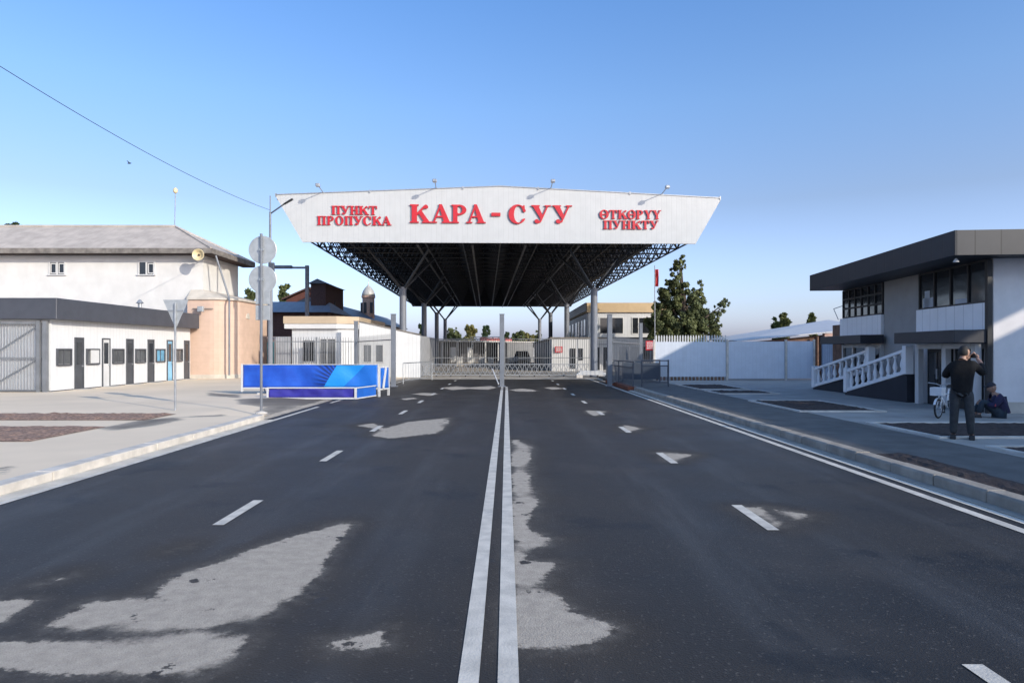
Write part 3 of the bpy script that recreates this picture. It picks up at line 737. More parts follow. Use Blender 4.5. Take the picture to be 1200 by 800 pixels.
# ------------------------------------------------------------------ kiosk row on the left
KX = -18.35
ks = thing('kiosk_row', 'long low white kiosk row with dark flat fascia and six door and window pairs', 'kiosk', (KX,27.5,.06))
b = MB(); b.box(-3.9, 0, .0, 12.1, .08, 3.0); b.box(-4.6, -3.9, .9, 12.1, .08, 3.0); b.build('wall', m_white_clad, ks)
b = MB(); b.box(-3.9, .012, -.012, 12.1, 0, .08); b.build('plinth', m_anthracite, ks)
b = MB(); b.box(-6.5, .42, -.3, 12.35, 2.95, 3.8); b.build('fascia', m_fascia_dark, ks, bevel=.02)
def framed(parent, y0, y1, z0, z1, pane, name='window', fm=None, x=0, bar=None, sash=None, fw=.06):
    """opening on a wall that faces +x at x"""
    fm = fm or m_anthracite
    f = MB(); f.box(x-.02, x+.07, y0, y0+fw, z0, z1); f.box(x-.02, x+.07, y1-fw, y1, z0, z1); f.box(x-.02, x+.07, y0+fw, y1-fw, z1-fw, z1); f.box(x-.02, x+.1, y0+fw, y1-fw, z0, z0+fw*.8)
    for q in (bar or ()): f.box(x-.02, x+.03, y0+(y1-y0)*q-.025, y0+(y1-y0)*q+.025, z0+fw, z1-fw)
    o = f.build(name, fm, parent)
    MB().box(x-.02, x+.012, y0+fw, y1-fw, z0+fw, z1-fw).build('pane', pane, o)
    return o
for k in range(6):
    y = .3+2.0*k*.985
    pane = [m_glass_mid, m_glass_mid, m_glass_mid, m_glass_mid, m_glass_blue, m_glass_mid][k]
    w = framed(ks, y, y+.95, 1.08, 1.78, pane, bar=(.5,))
    if k in (1,): MB().box(.03, .06, y+.3, y+.92, 1.14, 1.72).build('open_sash', m_white_paint, w)
    d0 = y+1.18; d1 = d0+.62
    dm = [m_anthracite, m_white_paint, m_anthracite, m_anthracite, m_glass_blue, m_anthracite][k]
    f = MB(); f.box(-.02, .045, d0, d0+.06, .05, 2.26); f.box(-.02, .045, d1-.06, d1, .05, 2.26); f.box(-.02, .045, d0+.06, d1-.06, 2.2, 2.26)
    d = f.build('door', m_anthracite, ks)
    MB().box(-.02, .02, d0+.06, d1-.06, .05, 2.2).build('leaf', dm, d)
    MB().box(.021, .03, d0+.14, d1-.14, 1.1, 2.05).build('pane', m_glass, d)
    MB().box(.02, .07, d1-.13, d1-.1, 1.0, 1.06).build('handle', m_galv, d)
    MB().box(.012, .5, d0-.1, d1+.1, -.05, .06).build('doorstep', m_concrete, d, bevel=.01)
gt = thing('yard_gate', 'grey vertical bar yard gate with diagonal braces left of the kiosk row', 'gate', (KX-3.6,27.35,.06))
b = MB(); 
for i in range(29): b.box(i*.115-.011, i*.115+.011, -.011, .011, .12, 2.78)
b.build('bar_panel', m_gate_grey, gt)
b = MB(); b.box(-.1, 3.3, -.03, .03, .08, .14); b.box(-.1, 3.3, -.03, .03, 2.76, 2.84); b.box(-.1, 3.3, -.03, .03, 1.38, 1.43)
for x in (1.1, 3.2): b.box(x-.07, x+.07, -.05, .05, .02, 2.9)
for x0, x1 in ((-.1,1.1), (1.15,3.15)): b.beam((x0,.03,1.4), (x1,.03,2.7), .03, .05); b.beam((x0,.03,.2), (x1,.03,1.35), .03, .05)
b.build('frame', m_gate_grey, gt)
MB().box(3.4, 3.56, -.08, .08, 0, 2.88).build('post', m_gate_grey, gt)
tag(MB().box(-34, -22.3, 28.7, 28.9, .06, 2.9).build('yard_wall', m_white_paint), 'white clad wall behind the grey bar yard gate', 'wall')

# ------------------------------------------------------------------ white warehouse with hipped roof and peach annex
wh = thing('warehouse', 'big whitewashed two storey building with grey hipped roof behind the kiosks', 'building', (-18.0,40.5,0))
b = MB(); b.box(-44, -18.0, 40.5, 45.8, 0, 7.45); b.build('wall', m_white_plaster, wh, world=True)
ex, ey0, ey1, ex0 = -17.2, 39.75, 46.6, -45.0; zr = 9.55
b = MB(); vs = [(ex0,ey0,7.68),(ex,ey0,7.68),(ex,ey1,7.68),(ex0,ey1,7.68),(ex0,43.1,zr),(-20.9,43.1,zr)]
b.add(vs, [(0,1,5,4),(1,2,5),(2,3,4,5),(3,0,4),(0,3,2,1)]); roof = b.build('roof', m_slate, wh, world=True)
b = MB(); b.tube((ex0,43.1,zr+.02), (-20.9,43.1,zr+.02), .09, 6); b.tube((-20.9,43.1,zr+.02), (ex,ey0,7.7), .07, 6); b.tube((-20.9,43.1,zr+.02), (ex,ey1,7.7), .07, 6); b.build('ridge_cap', m_slate, roof, world=True)
b = MB(); b.box(ex0, ex+.04, ey0-.05, ey0, 7.4, 7.70); b.box(ex, ex+.05, ey0, ey1, 7.4, 7.70); b.build('eave_board', m_eave, wh, world=True)
b = MB(); b.box(ex0, ex-.01, ey0+.01, 40.49, 7.38, 7.44); b.box(-17.99, ex-.01, 40.5, ey1, 7.38, 7.44); b.build('soffit', m_eave_dark, wh, world=True)
for x0, lf in ((-27.15,False), (-21.85,True)):
    f = MB(); x1 = x0+1.02; y = 40.5
    f.box(x0, x0+.09, y-.05, y, 6.25, 7.05); f.box(x1-.09, x1, y-.05, y, 6.25, 7.05); f.box(x0+.09, x1-.09, y-.05, y, 6.97, 7.05); f.box(x0-.04, x1+.04, y-.1, y, 6.19, 6.25); f.box(x0+.46, x0+.56, y-.045, y, 6.25, 6.97)
    w = f.build('window', m_white_paint, wh, world=True)
    MB().box(x0+.09, x1-.09, y-.02, y+.02, 6.25, 6.97).build('pane', m_glass, w, world=True)
    s = MB()
    for a, c in ((x0+.12,x0+.42),(x0+.6,x0+.9)):
        if lf and a < x0+.3: continue
        s.box(a, a+.05, y-.035, y-.021, 6.3, 6.92); s.box(c-.0, c+.05, y-.035, y-.021, 6.3, 6.92); s.box(a+.05, c, y-.035, y-.021, 6.86, 6.92); s.box(a+.05, c, y-.035, y-.021, 6.3, 6.36)
    s.build('sash', m_white_paint, w, world=True)
b = MB(); b.path([(-17.2,40.4,7.35), (-16.35,40.2,4.9), (-16.2,39.9,4.6), (-16.2,39.9,.3)], .055, 8); b.build('downpipe', m_grey_steel, wh, world=True)
pa = thing('peach_annex', 'peach plastered ground floor annex with rounded end right of the kiosks', 'building', (-17.0,40.0,0))
poly = [(-18.7,40.0),(-16.3,40.0)]+[(-16.3+.9-.9*math.cos(a), 40.0+.0+1.6*math.sin(a)) for a in np.linspace(.3, 1.57, 5)]+[(-15.35,44.0),(-16.2,45.4),(-18.7,45.4)]
poly = [(-18.7,40.0)]+[(-17.4+1.35*math.sin(a), 41.35-1.35*math.cos(a)) for a in np.linspace(0, 1.5708, 9)]+[(-16.0,45.6),(-18.7,45.6)]
b = MB(); b.prism(poly, 0, 4.72); b.build('wall', m_peach, pa, world=True)
b = MB(); pl = [(x*1.0+(.12 if x > -17 else 0), y-(.1 if y < 42 else 0)) for x, y in poly]; n = len(pl)
tops = [(-18.7,40.5)]+[(-18.0,40.5+.1*q) for q in range(9)]+[(-18.0,45.6),(-18.7,45.6)]
b.add([(x,y,4.72) for x,y in pl]+[(x,y,4.82) for x,y in pl]+[(x,y,5.35) for x,y in tops], [tuple(range(n))[::-1]]+[(i,(i+1)%n,n+(i+1)%n,n+i) for i in range(n)]+[(n+i,n+(i+1)%n,2*n+(i+1)%n,2*n+i) for i in range(n)]+[tuple(range(2*n,3*n))])
b.build('ledge_roof', m_ledge, pa, world=True)
for y in (42.3, 44.0):
    b = MB(); b.prismX([(y-.25,3.7),(y+.25,3.7)]+[(y+.25*math.cos(a), 3.7+.35*math.sin(a)) for a in np.linspace(0.2, 2.9, 7)], -16.12, -15.99); b.build('arch_niche', m_ledge, pa, world=True)
b = MB(); b.prism([(x+(.05 if x > -18 else 0), y-.05) for x, y in poly[:-2]]+[(-15.95,45.6),(-18.7,45.6)], 0, .33); b.build('plinth', m_ledge, pa, world=True)
lw = thing('peach_annex', 'low peach outhouse with teal door behind the sign posts', 'building', (-15.2,46.5,0))
b = MB(); b.prismX([(46.2,0),(49.5,0),(49.5,2.2),(48.9,2.6),(47.4,2.7),(46.2,2.5)], -16.6, -15.0); b.build('wall', m_peach, lw, world=True)
b = MB(); b.box(-16.3, -15.7, 46.1, 46.19, 0, 2.3); b.build('door', m_teal, lw, world=True)
# fixtures
t = thing('horn_speaker', 'round cream horn lamp hung under the white building eave', 'speaker', (-17.75,39.55,7.25))
b = MB(); b.lathe([(.06,-.1),(.16,-.14),(.27,-.25),(.335,-.285),(.35,-.27),(.28,-.2),(.16,-.05),(.12,.05),(.09,.2)], (0,0,0), 24, 'y'); b.build('horn', m_lamp_cream, t)
b = MB(); b.lathe([(.05,-.2),(.055,-.101)], (0,0,0), 12, 'y'); b.build('driver', m_eave_dark, t)
b = MB(); b.tube((0,.15,0), (-.1,.9,-.1), .03, 6); b.build('bracket', m_galv, t)
t = thing('floodlight', 'small square floodlight bracketed on the peach wall', 'lamp', (-17.75,39.95,4.15))
MB().box(-.17, .17, -.42, -.22, -.16, .16).build('housing', m_sign_back, t, bevel=.02); b = MB(); b.tube((0,0,0), (0,-.24,0), .03, 6); b.box(-.6, .6, -.06, -.02, .02, .06); b.build('bracket', m_eave, t)
t = thing('vent_pipe', 'short metal vent pipe on the kiosk row roof', 'vent', (-19.6,36.5,3.7))
b = MB(); b.lathe([(.1,0),(.1,.55),(.2,.58),(.04,.78)], (0,0,0), 12); b.build('pipe', m_galv, t); MB().lathe([(.16,.0),(.16,.05),(.11,.06)], (0,0,.08), 12).build('collar', m_galv, t)
t = thing('roof_lamp', 'thin lamp pole with round head on the ridge of the warehouse roof', 'lamp', (-20.95,43.1,9.5))
MB().tube((0,0,0), (.05,0,2.2), .03, 6).build('pole', m_galv, t); b = MB(); b.lathe([(.05,2.15),(.13,2.22),(.14,2.4),(.06,2.5)], (.05,0,0), 12); b.build('lamp_head', m_lamp_cream, t)

# ------------------------------------------------------------------ guard house and houses behind it
gh = thing('guard_house', 'white clad guard house with tan fascia behind the spiked fence', 'building', (-12,42.5,0))
b = MB(); b.prism([(-13.35,42.5),(-10.5,42.5),(-9.4,43.3),(-9.4,52.0),(-13.35,52.0)], 0, 3.4); b.build('wall', m_white_clad_x, gh, world=True)
b = MB(); b.prism([(-13.8,42.2),(-10.5,42.2),(-9.3,43.1),(-9.3,52.3),(-13.8,52.3)], 3.41, 3.86); b.build('fascia', m_tan, gh, world=True)
b = MB(); b.prism([(-13.75,42.25),(-10.53,42.25),(-9.34,43.15),(-9.34,52.2),(-13.75,52.2)], 3.1, 3.4); b.build('lower_fascia', m_white_paint, gh, world=True)
ww = thing('wing_wall', 'white clad wall with sloping top between guard house and left front column', 'wall', (-9.3,43.15,0), math.atan2(1.15, 3.7))
LW = math.hypot(3.7, 1.15)
MB().prismY([(0,0),(LW,0),(LW,2.72),(0,3.55)], 0, .16).build('wall', m_white_clad_x, ww)
b = MB(); b.beam((-.05,.08,3.59), (LW+.05,.08,2.76), .3, .07); b.build('coping', m_eave, ww)
def lwin(x0, x1, z0, z1):
    f = MB(); f.box(x0, x0+.07, -.05, -.002, z0, z1); f.box(x1-.07, x1, -.05, -.002, z0, z1); f.box(x0+.07, x1-.07, -.05, -.002, z1-.07, z1); f.box(x0+.07, x1-.07, -.05, -.002, z0, z0+.07)
    o = f.build('window', m_white_paint, ww); MB().box(x0+.07, x1-.07, -.03, -.002, z0+.07, z1-.07).build('pane', m_glass, o)
    g = MB(); [g.box(x-.01, x+.01, -.08, -.06, z0, z1) for x in np.linspace(x0+.1, x1-.1, 5)]; g.build('grille', m_gate_grey, o)
lwin(.2, .8, .95, 2.15); lwin(.95, 1.55, .95, 2.15)
sw = tag(MB().box(-5.75, -5.6, 44.5, 53.5, 0, 2.7).build('yard_wall', m_corr_grey), 'grey wall running back under the canopy left of the scissor gate', 'wall')
def fwin(parent, x0, x1, z0, z1, y, pane, fm, name='window', bars=0, fw=.07, mull=(), world=True):
    f = MB(); f.box(x0, x0+fw, y-.05, y+.02, z0, z1); f.box(x1-fw, x1, y-.05, y+.02, z0, z1); f.box(x0+fw, x1-fw, y-.05, y+.02, z1-fw, z1); f.box(x0+fw, x1-fw, y-.05, y+.02, z0, z0+fw)
    for q in mull: f.box(q-.04, q+.04, y-.048, y+.02, z0+fw, z1-fw)
    o = f.build(name, fm, parent, world=world); MB().box(x0+fw, x1-fw, y-.02, y+.025, z0+fw, z1-fw).build('pane', pane, o, world=world)
    if bars:
        g = MB()
        for i in range(bars): x = x0+fw+(x1-x0-2*fw)*(i+.5)/bars; g.box(x-.012, x+.012, y-.085, y-.06, z0, z1)
        g.build('grille', m_gate_grey, o, world=world)
    return o
fwin(gh, -12.75, -11.85, 1.0, 2.42, 42.5, m_glass, m_white_paint, bars=6)
d = fwin(gh, -11.65, -10.6, .06, 2.52, 42.5, m_glass_mid, m_white_paint, 'door', mull=(-11.15,))
cp = tag(MB().box(-14.4, -13.45, 42.6, 42.66, .05, 2.6).build('metal_fence_panel', m_corr_grey), 'grey corrugated fence panel left of the guard house', 'fence')
hb = thing('brick_house', 'dark brown brick house with grey roofs behind the guard house', 'building', (-18,58,0))
b = MB(); b.box(-24, -15.2, 58, 66, 0, 5.0); b.build('wall', m_brown, hb, world=True)
b = MB(); b.add([(-24.5,57.5,4.95),(-14.8,57.5,4.95),(-14.8,66,4.95),(-24.5,66,4.95),(-24.5,61.5,6.1),(-16.0,61.5,6.1)], [(0,1,5,4),(1,2,5),(2,3,4,5),(3,0,4),(0,3,2,1)]); b.build('roof', m_grey_roof, hb, world=True)
b = MB(); b.box(-17.2, -15.9, 60, 66.5, 0, 7.6); tw = b.build('tower', m_brown, hb, world=True)
b = MB(); b.add([(-17.4,59.7,7.58),(-15.7,59.7,7.58),(-15.7,66.8,7.58),(-17.4,66.8,7.58),(-16.55,59.7,8.0),(-16.55,66.8,7.9)], [(0,1,4),(1,2,5,4),(2,3,5),(3,0,4,5),(0,3,2,1)]); b.build('tower_roof', m_blue_roof, tw, world=True)
b = MB(); b.prismX([(62.2,3.0),(64.0,3.0),(64.0,5.2),(63.1,6.2),(62.2,5.2)], -15.9, -15.84); b.build('arch_window', m_black, tw, world=True)
gb = thing('gabled_house', 'dark red brown gable end rising behind the brick house', 'building', (-20,70,0))
b = MB(); b.prismY([(-22.6,0),(-18.6,0),(-18.6,6.9),(-20.2,8.0),(-22.6,6.9)], 70, 76); b.build('wall', M('red brown boards', (.11,.04,.03), .9), gb, world=True)
b = MB(); b.prismY([(-23.0,6.85),(-20.2,8.05),(-18.2,6.7),(-18.2,6.85),(-20.2,8.22),(-23.0,7.0)], 69.7, 76.2); b.build('roof', m_brown, gb, world=True)
mo = thing('long_hall', 'long dark hall with blue grey metal roof left of the canopy columns', 'building', (-18,68,0))
b = MB(); b.box(-23, -16.6, 68, 112, 0, 5.2); b.build('wall', m_brown, mo, world=True)
b = MB(); b.prismY([(-23.4,5.1),(-16.3,5.1),(-16.3,5.25),(-19.7,7.0),(-23.4,5.25)], 67.6, 112.5); b.build('roof', m_blue_roof, mo, world=True)
mi = thing('minaret', 'slim pinkish brick tower with pale dome behind the blue grey roof', 'tower', (-18.3,90.5,0))
b = MB(); b.lathe([(.85,0),(.8,8.6),(.92,8.65),(.92,8.9)], (0,0,0), 16); b.build('shaft', m_tower, mi)
b = MB(); b.lathe([(.9,8.9),(.85,9.2),(.7,9.6),(.42,10.0),(.1,10.3),(.04,10.6),(.03,11.4)], (0,0,0), 16); b.build('dome', m_dome, mi, smooth=True)
for a in (-1.9, -.9, -2.8): 
    b = MB(); c = (.84*math.cos(a), .84*math.sin(a)); b.box(c[0]-.18, c[0]+.18, c[1]-.08, c[1]+.08, 6.6, 8.0); b.build('arch_window', m_black, mi)

# ------------------------------------------------------------------ white office right of the road
of = thing('office_building', 'two storey white office with sand coloured parapet beside the big tree', 'building', (9,60,0))
b = MB(); b.box(7.2, 13.6, 60, 81, 0, 5.05); b.build('wall', m_white_clad_x, of, world=True)
b = MB(); b.box(7.05, 14.1, 59.8, 81.2, 5.06, 5.9); b.build('parapet', m_tan_b, of, world=True)
b = MB(); b.box(6.98, 7.04, 60, 81.2, 5.2, 5.94); b.box(7.14, 7.19, 60.05, 81, 2.9, 5.0); b.build('shaded_side', M('shaded side grey', (.34,.36,.40), .5, stripe=(1,1.2,.05)), of, world=True)  # white side face greyed over, its shade put into the colour
fwin(of, 8.15, 10.3, 3.15, 4.65, 60, m_glass, m_white_paint, mull=(8.95,)); fwin(of, 11.0, 12.75, 3.15, 4.65, 60, m_glass, m_white_paint, mull=(11.6,))
for y in (61.5, 63.8, 66.6, 69.0, 72.5, 75.8, 78.5): b = MB(); b.box(7.1, 7.135, y, y+1.2, 3.1, 4.5); b.build('window', m_glass, of, world=True)
an = thing('low_office', 'low white single storey office in front of the two storey office beyond the gates', 'building', (6,57,0))
b = MB(); b.box(3.8, 12.6, 57, 59.7, 0, 2.72); b.build('wall', m_white_clad_x, an, world=True)
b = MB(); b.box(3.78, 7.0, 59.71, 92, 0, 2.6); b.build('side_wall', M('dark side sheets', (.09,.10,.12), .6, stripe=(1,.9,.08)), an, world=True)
b = MB(); b.box(3.6, 12.8, 56.85, 59.79, 2.73, 2.83); b.box(3.6, 6.9, 59.8, 92.2, 2.62, 2.76); b.build('roof', m_eave, an, world=True)
for x0, x1, z0, z1 in ((5.3,5.75,.2,1.9), (6.0,6.4,.9,1.9), (7.0,7.8,.1,2.0), (8.1,8.7,.1,2.0)): fwin(an, x0, x1, z0, z1, 57, m_glass, m_anthracite, 'door' if z0 < .5 else 'window', fw=.04)
fwin(an, 9.3, 12.3, .7, 2.1, 57, m_glass_mid, m_white_paint, mull=(10.3, 11.3))

# ------------------------------------------------------------------ far end of the checkpoint
fs_ = thing('market_shop', 'far low open fronted shop with pale roof edge and red sign boards', 'shop', (-8.5,84,0), R(58))
b = MB(); b.box(0, 30, 3.5, 6, 0, 2.8); b.box(0, .2, 0, 3.5, 0, 2.8); b.build('wall', M('shaded shop wall', (.10,.10,.11), .8, stripe=(0,1.5,.1)), fs_)
b = MB(); b.box(-.4, 30.4, -.6, 6.2, 2.82, 3.0); b.build('roof', m_white_paint, fs_)
b = MB(); b.box(9, 17, -.3, -.15, 3.0, 3.4); b.build('sign_board', M('faded red board', (.42,.12,.11), .7), fs_)
for x in np.arange(.5, 30, 3.2): MB().box(x-.07, x+.07, -.4, -.26, 0, 2.82).build('post', m_white_paint, fs_)
for x in (3.4, 7.0, 17.2, 21.5): MB().box(x, x+1.1, .5, .6, .2, 2.1).build('display_board', m_white_paint, fs_)
fw_ = thing('far_hall', 'far grey corrugated hall with pale coping closing the end of the yard', 'building', (2,96,0))
MB().box(-1.9, 1.75, 0, 6, 0, 2.75).build('wall', m_corr_grey, fw_); MB().box(-2.0, 1.8, -.1, 6.1, 2.76, 2.95).build('coping', m_white_paint, fw_)
fe = thing('steel_gantry', 'dark steel lattice gantry on the skyline behind the shop', 'gantry', (-2.4,120,0))
b = MB()
for z in (3.0, 4.0): b.box(-4.0, 2.0, -.08, .08, z-.06, z+.06)
for i in range(12): b.beam((-4+i*.5,0,3.0 if i % 2 else 4.0), (-3.5+i*.5,0,4.0 if i % 2 else 3.0), .06, .08)
b.build('lattice', m_dark_steel, fe)
for x in (-3.9, 1.9): MB().box(x-.1, x+.1, -.1, .1, 0, 2.94).build('leg', m_dark_steel, fe)
# white road barriers
proto = None
for i, (x, lb) in enumerate(((-5.05,'grey white slanted road barrier, leftmost of the row beyond the gates'), (-3.8,'white slanted road barrier second from left beyond the gates'), (-2.65,'white slanted road barrier third from left beyond the gates'), (-1.7,'white slanted road barrier nearest the middle gate post'))):
    if proto is None:
        proto = thing('road_barrier', lb, 'barrier', (x,74,0), 0, 'white barriers beyond the gates')
        MB().hexa([(-.32,-.25,.35),(.32,-.25,.35),(.32,.05,.35),(-.32,.05,.35),(-.32,-.02,1.0),(.32,-.02,1.0),(.32,.08,1.0),(-.32,.08,1.0)]).build('panel', m_white_paint, proto, bevel=.02)
        MB().box(-.36, .36, -.3, .2, 0, .34).build('block', m_kerb, proto, bevel=.03)
    else: copy_tree(proto, None, (x,74,0), None, lb)
# white pickup
cr = thing('parked_car', 'white car parked facing the gates under the far end of the canopy', 'car', (1.75,77,0))
b = MB(); b.prismX([(-2.1,.45),(2.1,.45),(2.1,.95),(1.2,1.02),(-1.0,1.02),(-2.05,.88)], -.92, .92); b.build('body', m_white_paint, cr, bevel=.06)
b = MB(); b.hexa([(-.85,-1.0,1.02),(.85,-1.0,1.02),(.85,1.5,1.02),(-.85,1.5,1.02),(-.68,-.4,1.6),(.68,-.4,1.6),(.68,1.2,1.6),(-.68,1.2,1.6)]); b.build('cabin', m_glass, cr, bevel=.05)
MB().box(-.66, .66, -.35, 1.15, 1.602, 1.64).build('roof', m_white_paint, cr)
for sx in (-1, 1):
    MB().box(sx*.6-.16, sx*.6+.16, -2.1, -2.04, .68, .84).build('headlight', m_sign_back, cr)
    for y in (-1.3, 1.3):
        b = MB(); b.lathe([(.33,-.1),(.33,.1)], (sx*.82,y,.33), 18, 'x'); b.build('wheel', m_rubber, cr)
MB().box(-.5, .5, -2.12, -2.08, .5, .66).build('grille', m_black, cr); MB().box(-.9, .9, -2.16, -2.0, .34, .48).build('bumper', m_black, cr)

# ------------------------------------------------------------------ white sheet fence on the right
wf = thing('sheet_fence', 'pale white sheet metal fence with pickets on its left half', 'fence', (8.1,37.2,.1))
PX = [(0,3.85), (4.0,7.05), (7.2,8.6)]
for i, (a, c) in enumerate(PX): MB().box(a, c, -.02, .02, .22 if i == 0 else .12, 2.12+.02*i).build('panel', m_fence_blue, wf)
b = MB()
for i in range(27):
    x = .03+i*.145; b.prismY([(x,2.12),(x+.075,2.12),(x+.075,2.42),(x+.0375,2.5),(x,2.42)], .021, .04)
b.build('pickets', m_white_paint, wf)
b = MB(); [b.box(.05+i*.2, .17+i*.2, .02, .05, .0, .22) for i in range(19)]; b.build('lower_slats', m_wood, wf)
for x in (-.05, 3.92, 7.12, 8.65): MB().box(x-.05, x+.05, -.06, .06, 0, 2.25).build('post', m_kerb, wf)
tag(MB().box(16.85, 18.4, 36.4, 36.5, .1, 2.25).build('corrugated_panel', m_corr_blue), 'grey blue corrugated sheet panel between white fence and dark building', 'fence')
sd = thing('open_shed', 'long shed with bright sheet roof behind the white fence', 'shed', (14,41,0))
b = MB(); v = [(13.4,39.8,2.25),(21.5,39.8,3.05),(24.5,52,4.0),(15.5,52,2.55)]; b.hexa(v+[(x,y,z+.06) for x,y,z in v]); b.build('roof', m_shed_roof, sd, world=True)
b = MB(); v = [(13.6,40.0),(21.4,40.0)]; b.add([(13.9,40.3,0),(21.2,40.3,0),(21.2,40.3,2.9),(13.9,40.3,2.2),(13.9,40.4,0),(21.2,40.4,0),(21.2,40.4,2.9),(13.9,40.4,2.2)], [(0,1,2,3),(7,6,5,4),(0,4,5,1),(3,2,6,7),(0,3,7,4),(1,5,6,2)]); b.build('wall', m_wood, sd, world=True)
b = MB(); b.box(18.6, 19.6, 39.9, 40.2, 0, 2.75); b.build('pier', m_brick_pink, sd, world=True)
b = MB(); [b.tube((x,39.95,0), (x,39.95,2.1+.1*(x-13.4)), .06, 6) for x in (14.2, 16.4, 18.2, 20.6)]; b.build('post', m_wood, sd, world=True)

# ------------------------------------------------------------------ dark modern building on the right
OR_ = (12.84, 18.0, .12); RR = R(-5.5)
rb = thing('shop_building', 'two storey white and black shop building with a deep dark roof on the right', 'building', OR_, RR)
m_grey_wall = M('grey plaster', (.31,.30,.29), .85, var=.05, bump=.15)
b = MB(); b.box(.0, 12, .0, 9.9, 0, 4.2); b.build('wall', m_white_end, rb)
b = MB(); b.box(-.04, -.002, 3.78, 6.25, .0, 4.19); b.build('grey_wall', m_grey_wall, rb)
b = MB(); b.hexa([(-1.35,-.8,4.08),(13,-.8,4.08),(13,9.7,4.08),(-1.35,9.7,4.08),(-1.35,-.8,4.16),(13,-.8,4.16),(13,9.7,4.16),(-1.35,9.7,4.16)]); rs = b.build('roof', m_fascia_navy, rb)
MB().box(-1.41, -1.355, -.86, 9.76, 4.07, 4.7).build('fascia', m_fascia_seam_shaded, rs)
MB().box(-1.354, 13, -.86, -.805, 4.07, 4.7).build('fascia', m_fascia_seam_lit, rs)
MB().box(-1.354, 13, 9.705, 9.76, 4.07, 4.7).build('fascia', m_fascia_seam_lit, rs)
MB().box(-1.35, 13, -.8, 9.7, 4.6, 4.69).build('roof_sheet', m_fascia_dark, rs)
def glazing(y0, y1, z0, z1, cols, rows, name='window'):
    f = MB(); w = .035
    for i in range(cols+1): y = y0+(y1-y0)*i/cols; f.box(-.09, -.003, y-w, y+w, z0, z1)
    for j in range(rows+1):
        z = z0+(z1-z0)*j/rows
        for i in range(cols): f.box(-.085, -.003, y0+(y1-y0)*i/cols+w, y0+(y1-y0)*(i+1)/cols-w, z-w, z+w)
    o = f.build(name, m_black, rb)
    for i in range(cols):
        p = MB()
        p.box(-.05+rng.uniform(-.004,.004), -.003, y0+(y1-y0)*i/cols+w, y0+(y1-y0)*(i+1)/cols-w, z0+w, z1-w); p.build('pane', m_glass, o)
    return o
glazing(.12, 3.7, 2.95, 4.06, 4, 1); glazing(6.3, 9.85, 2.95, 4.06, 6, 3)
for y0, y1, z1 in ((2.82,3.5,3.28), (1.02,1.7,3.12), (3.1,3.4,3.5)): MB().box(-.062, -.052, y0, y1, 2.99, z1).build('blind', M('pale blind', (.4,.43,.47), .6), rb)
m_spandrel = M('white spandrel panel', (.86,.86,.87), .45, var=.03, stripe=(1,.45,.04), stripe_dark=.6)
MB().box(-.14, -.003, .06, 3.77, 2.22, 2.93).build('spandrel', m_spandrel, rb); MB().box(-.14, -.003, 6.28, 10.0, 2.22, 2.93).build('spandrel', m_spandrel, rb)
MB().box(-1.0, -.15, -.05, 3.35, 1.86, 2.2).build('door_canopy', m_fascia_navy, rb, bevel=.01); MB().box(-.95, -.15, 6.0, 9.9, 1.9, 2.2).build('door_canopy', m_fascia_navy, rb, bevel=.01)
MB().box(-.2, -.08, -.1, .03, 0, 4.05).build('downpipe', m_black, rb)
b = MB(); [b.box(-.35, -.2, y-.11, y+.11, 0, 1.85) for y in (.28, 1.75, 3.3)]; [b.box(-.36, -.19, y0, y1, 1.7, 1.85) for y0, y1 in ((.39,1.64),(1.86,3.19))]; b.build('door_surround', m_white_paint, rb)
for y0, y1 in ((.42,1.62), (1.9,3.15)):
    d = MB(); d.box(-.1, -.004, y0, y1, 0, 1.7); d = d.build('door', m_black, rb)
    MB().box(-.115, -.102, y0+.1, (y0+y1)/2-.04, .25, 1.6).build('pane', m_glass, d); MB().box(-.115, -.102, (y0+y1)/2+.04, y1-.1, .25, 1.6).build('pane', m_glass, d)
    MB().box(-.16, -.12, (y0+y1)/2-.03, (y0+y1)/2+.03, .8, 1.1).build('handle', m_galv, d)
b = MB(); 
for y in (6.4, 7.6, 8.8, 9.8): b.box(-.12, -.004, y-.06, y+.06, .0, 1.88)
for y0, y1 in ((6.46,7.54),(7.66,8.74),(8.86,9.74)): b.box(-.11, -.004, y0, y1, 1.75, 1.86); b.box(-.11, -.004, y0, y1, .8, .9)
w = b.build('shop_window', m_white_paint, rb); MB().box(-.06, -.003, 6.46, 9.74, .9, 1.75).build('pane', m_glass, w); MB().box(-.05, -.0035, 6.46, 9.74, 0, .8).build('lower_panel', m_spandrel, w)
MB().box(.3, 11.9, -.02, -.002, .0, .3).build('plinth', m_ledge, rb)
b = MB(); b.lathe([(.02,0),(.06,-.07),(.075,-.1)], (-1.25,-.6,4.02), 12); b.build('soffit_lamp', m_white_paint, rb)
b = MB(); b.tube((-.2,10.0,2.9), (-.35,10.1,3.35), .015, 5); b.tube((-.35,10.1,3.35), (.1,10.2,3.5), .015, 5); b.build('cable_bracket', m_galv, rb)
MB().box(-.1, 1.8, 9.95, 10.9, 0, 2.7).build('side_lean_to', m_wood, rb)
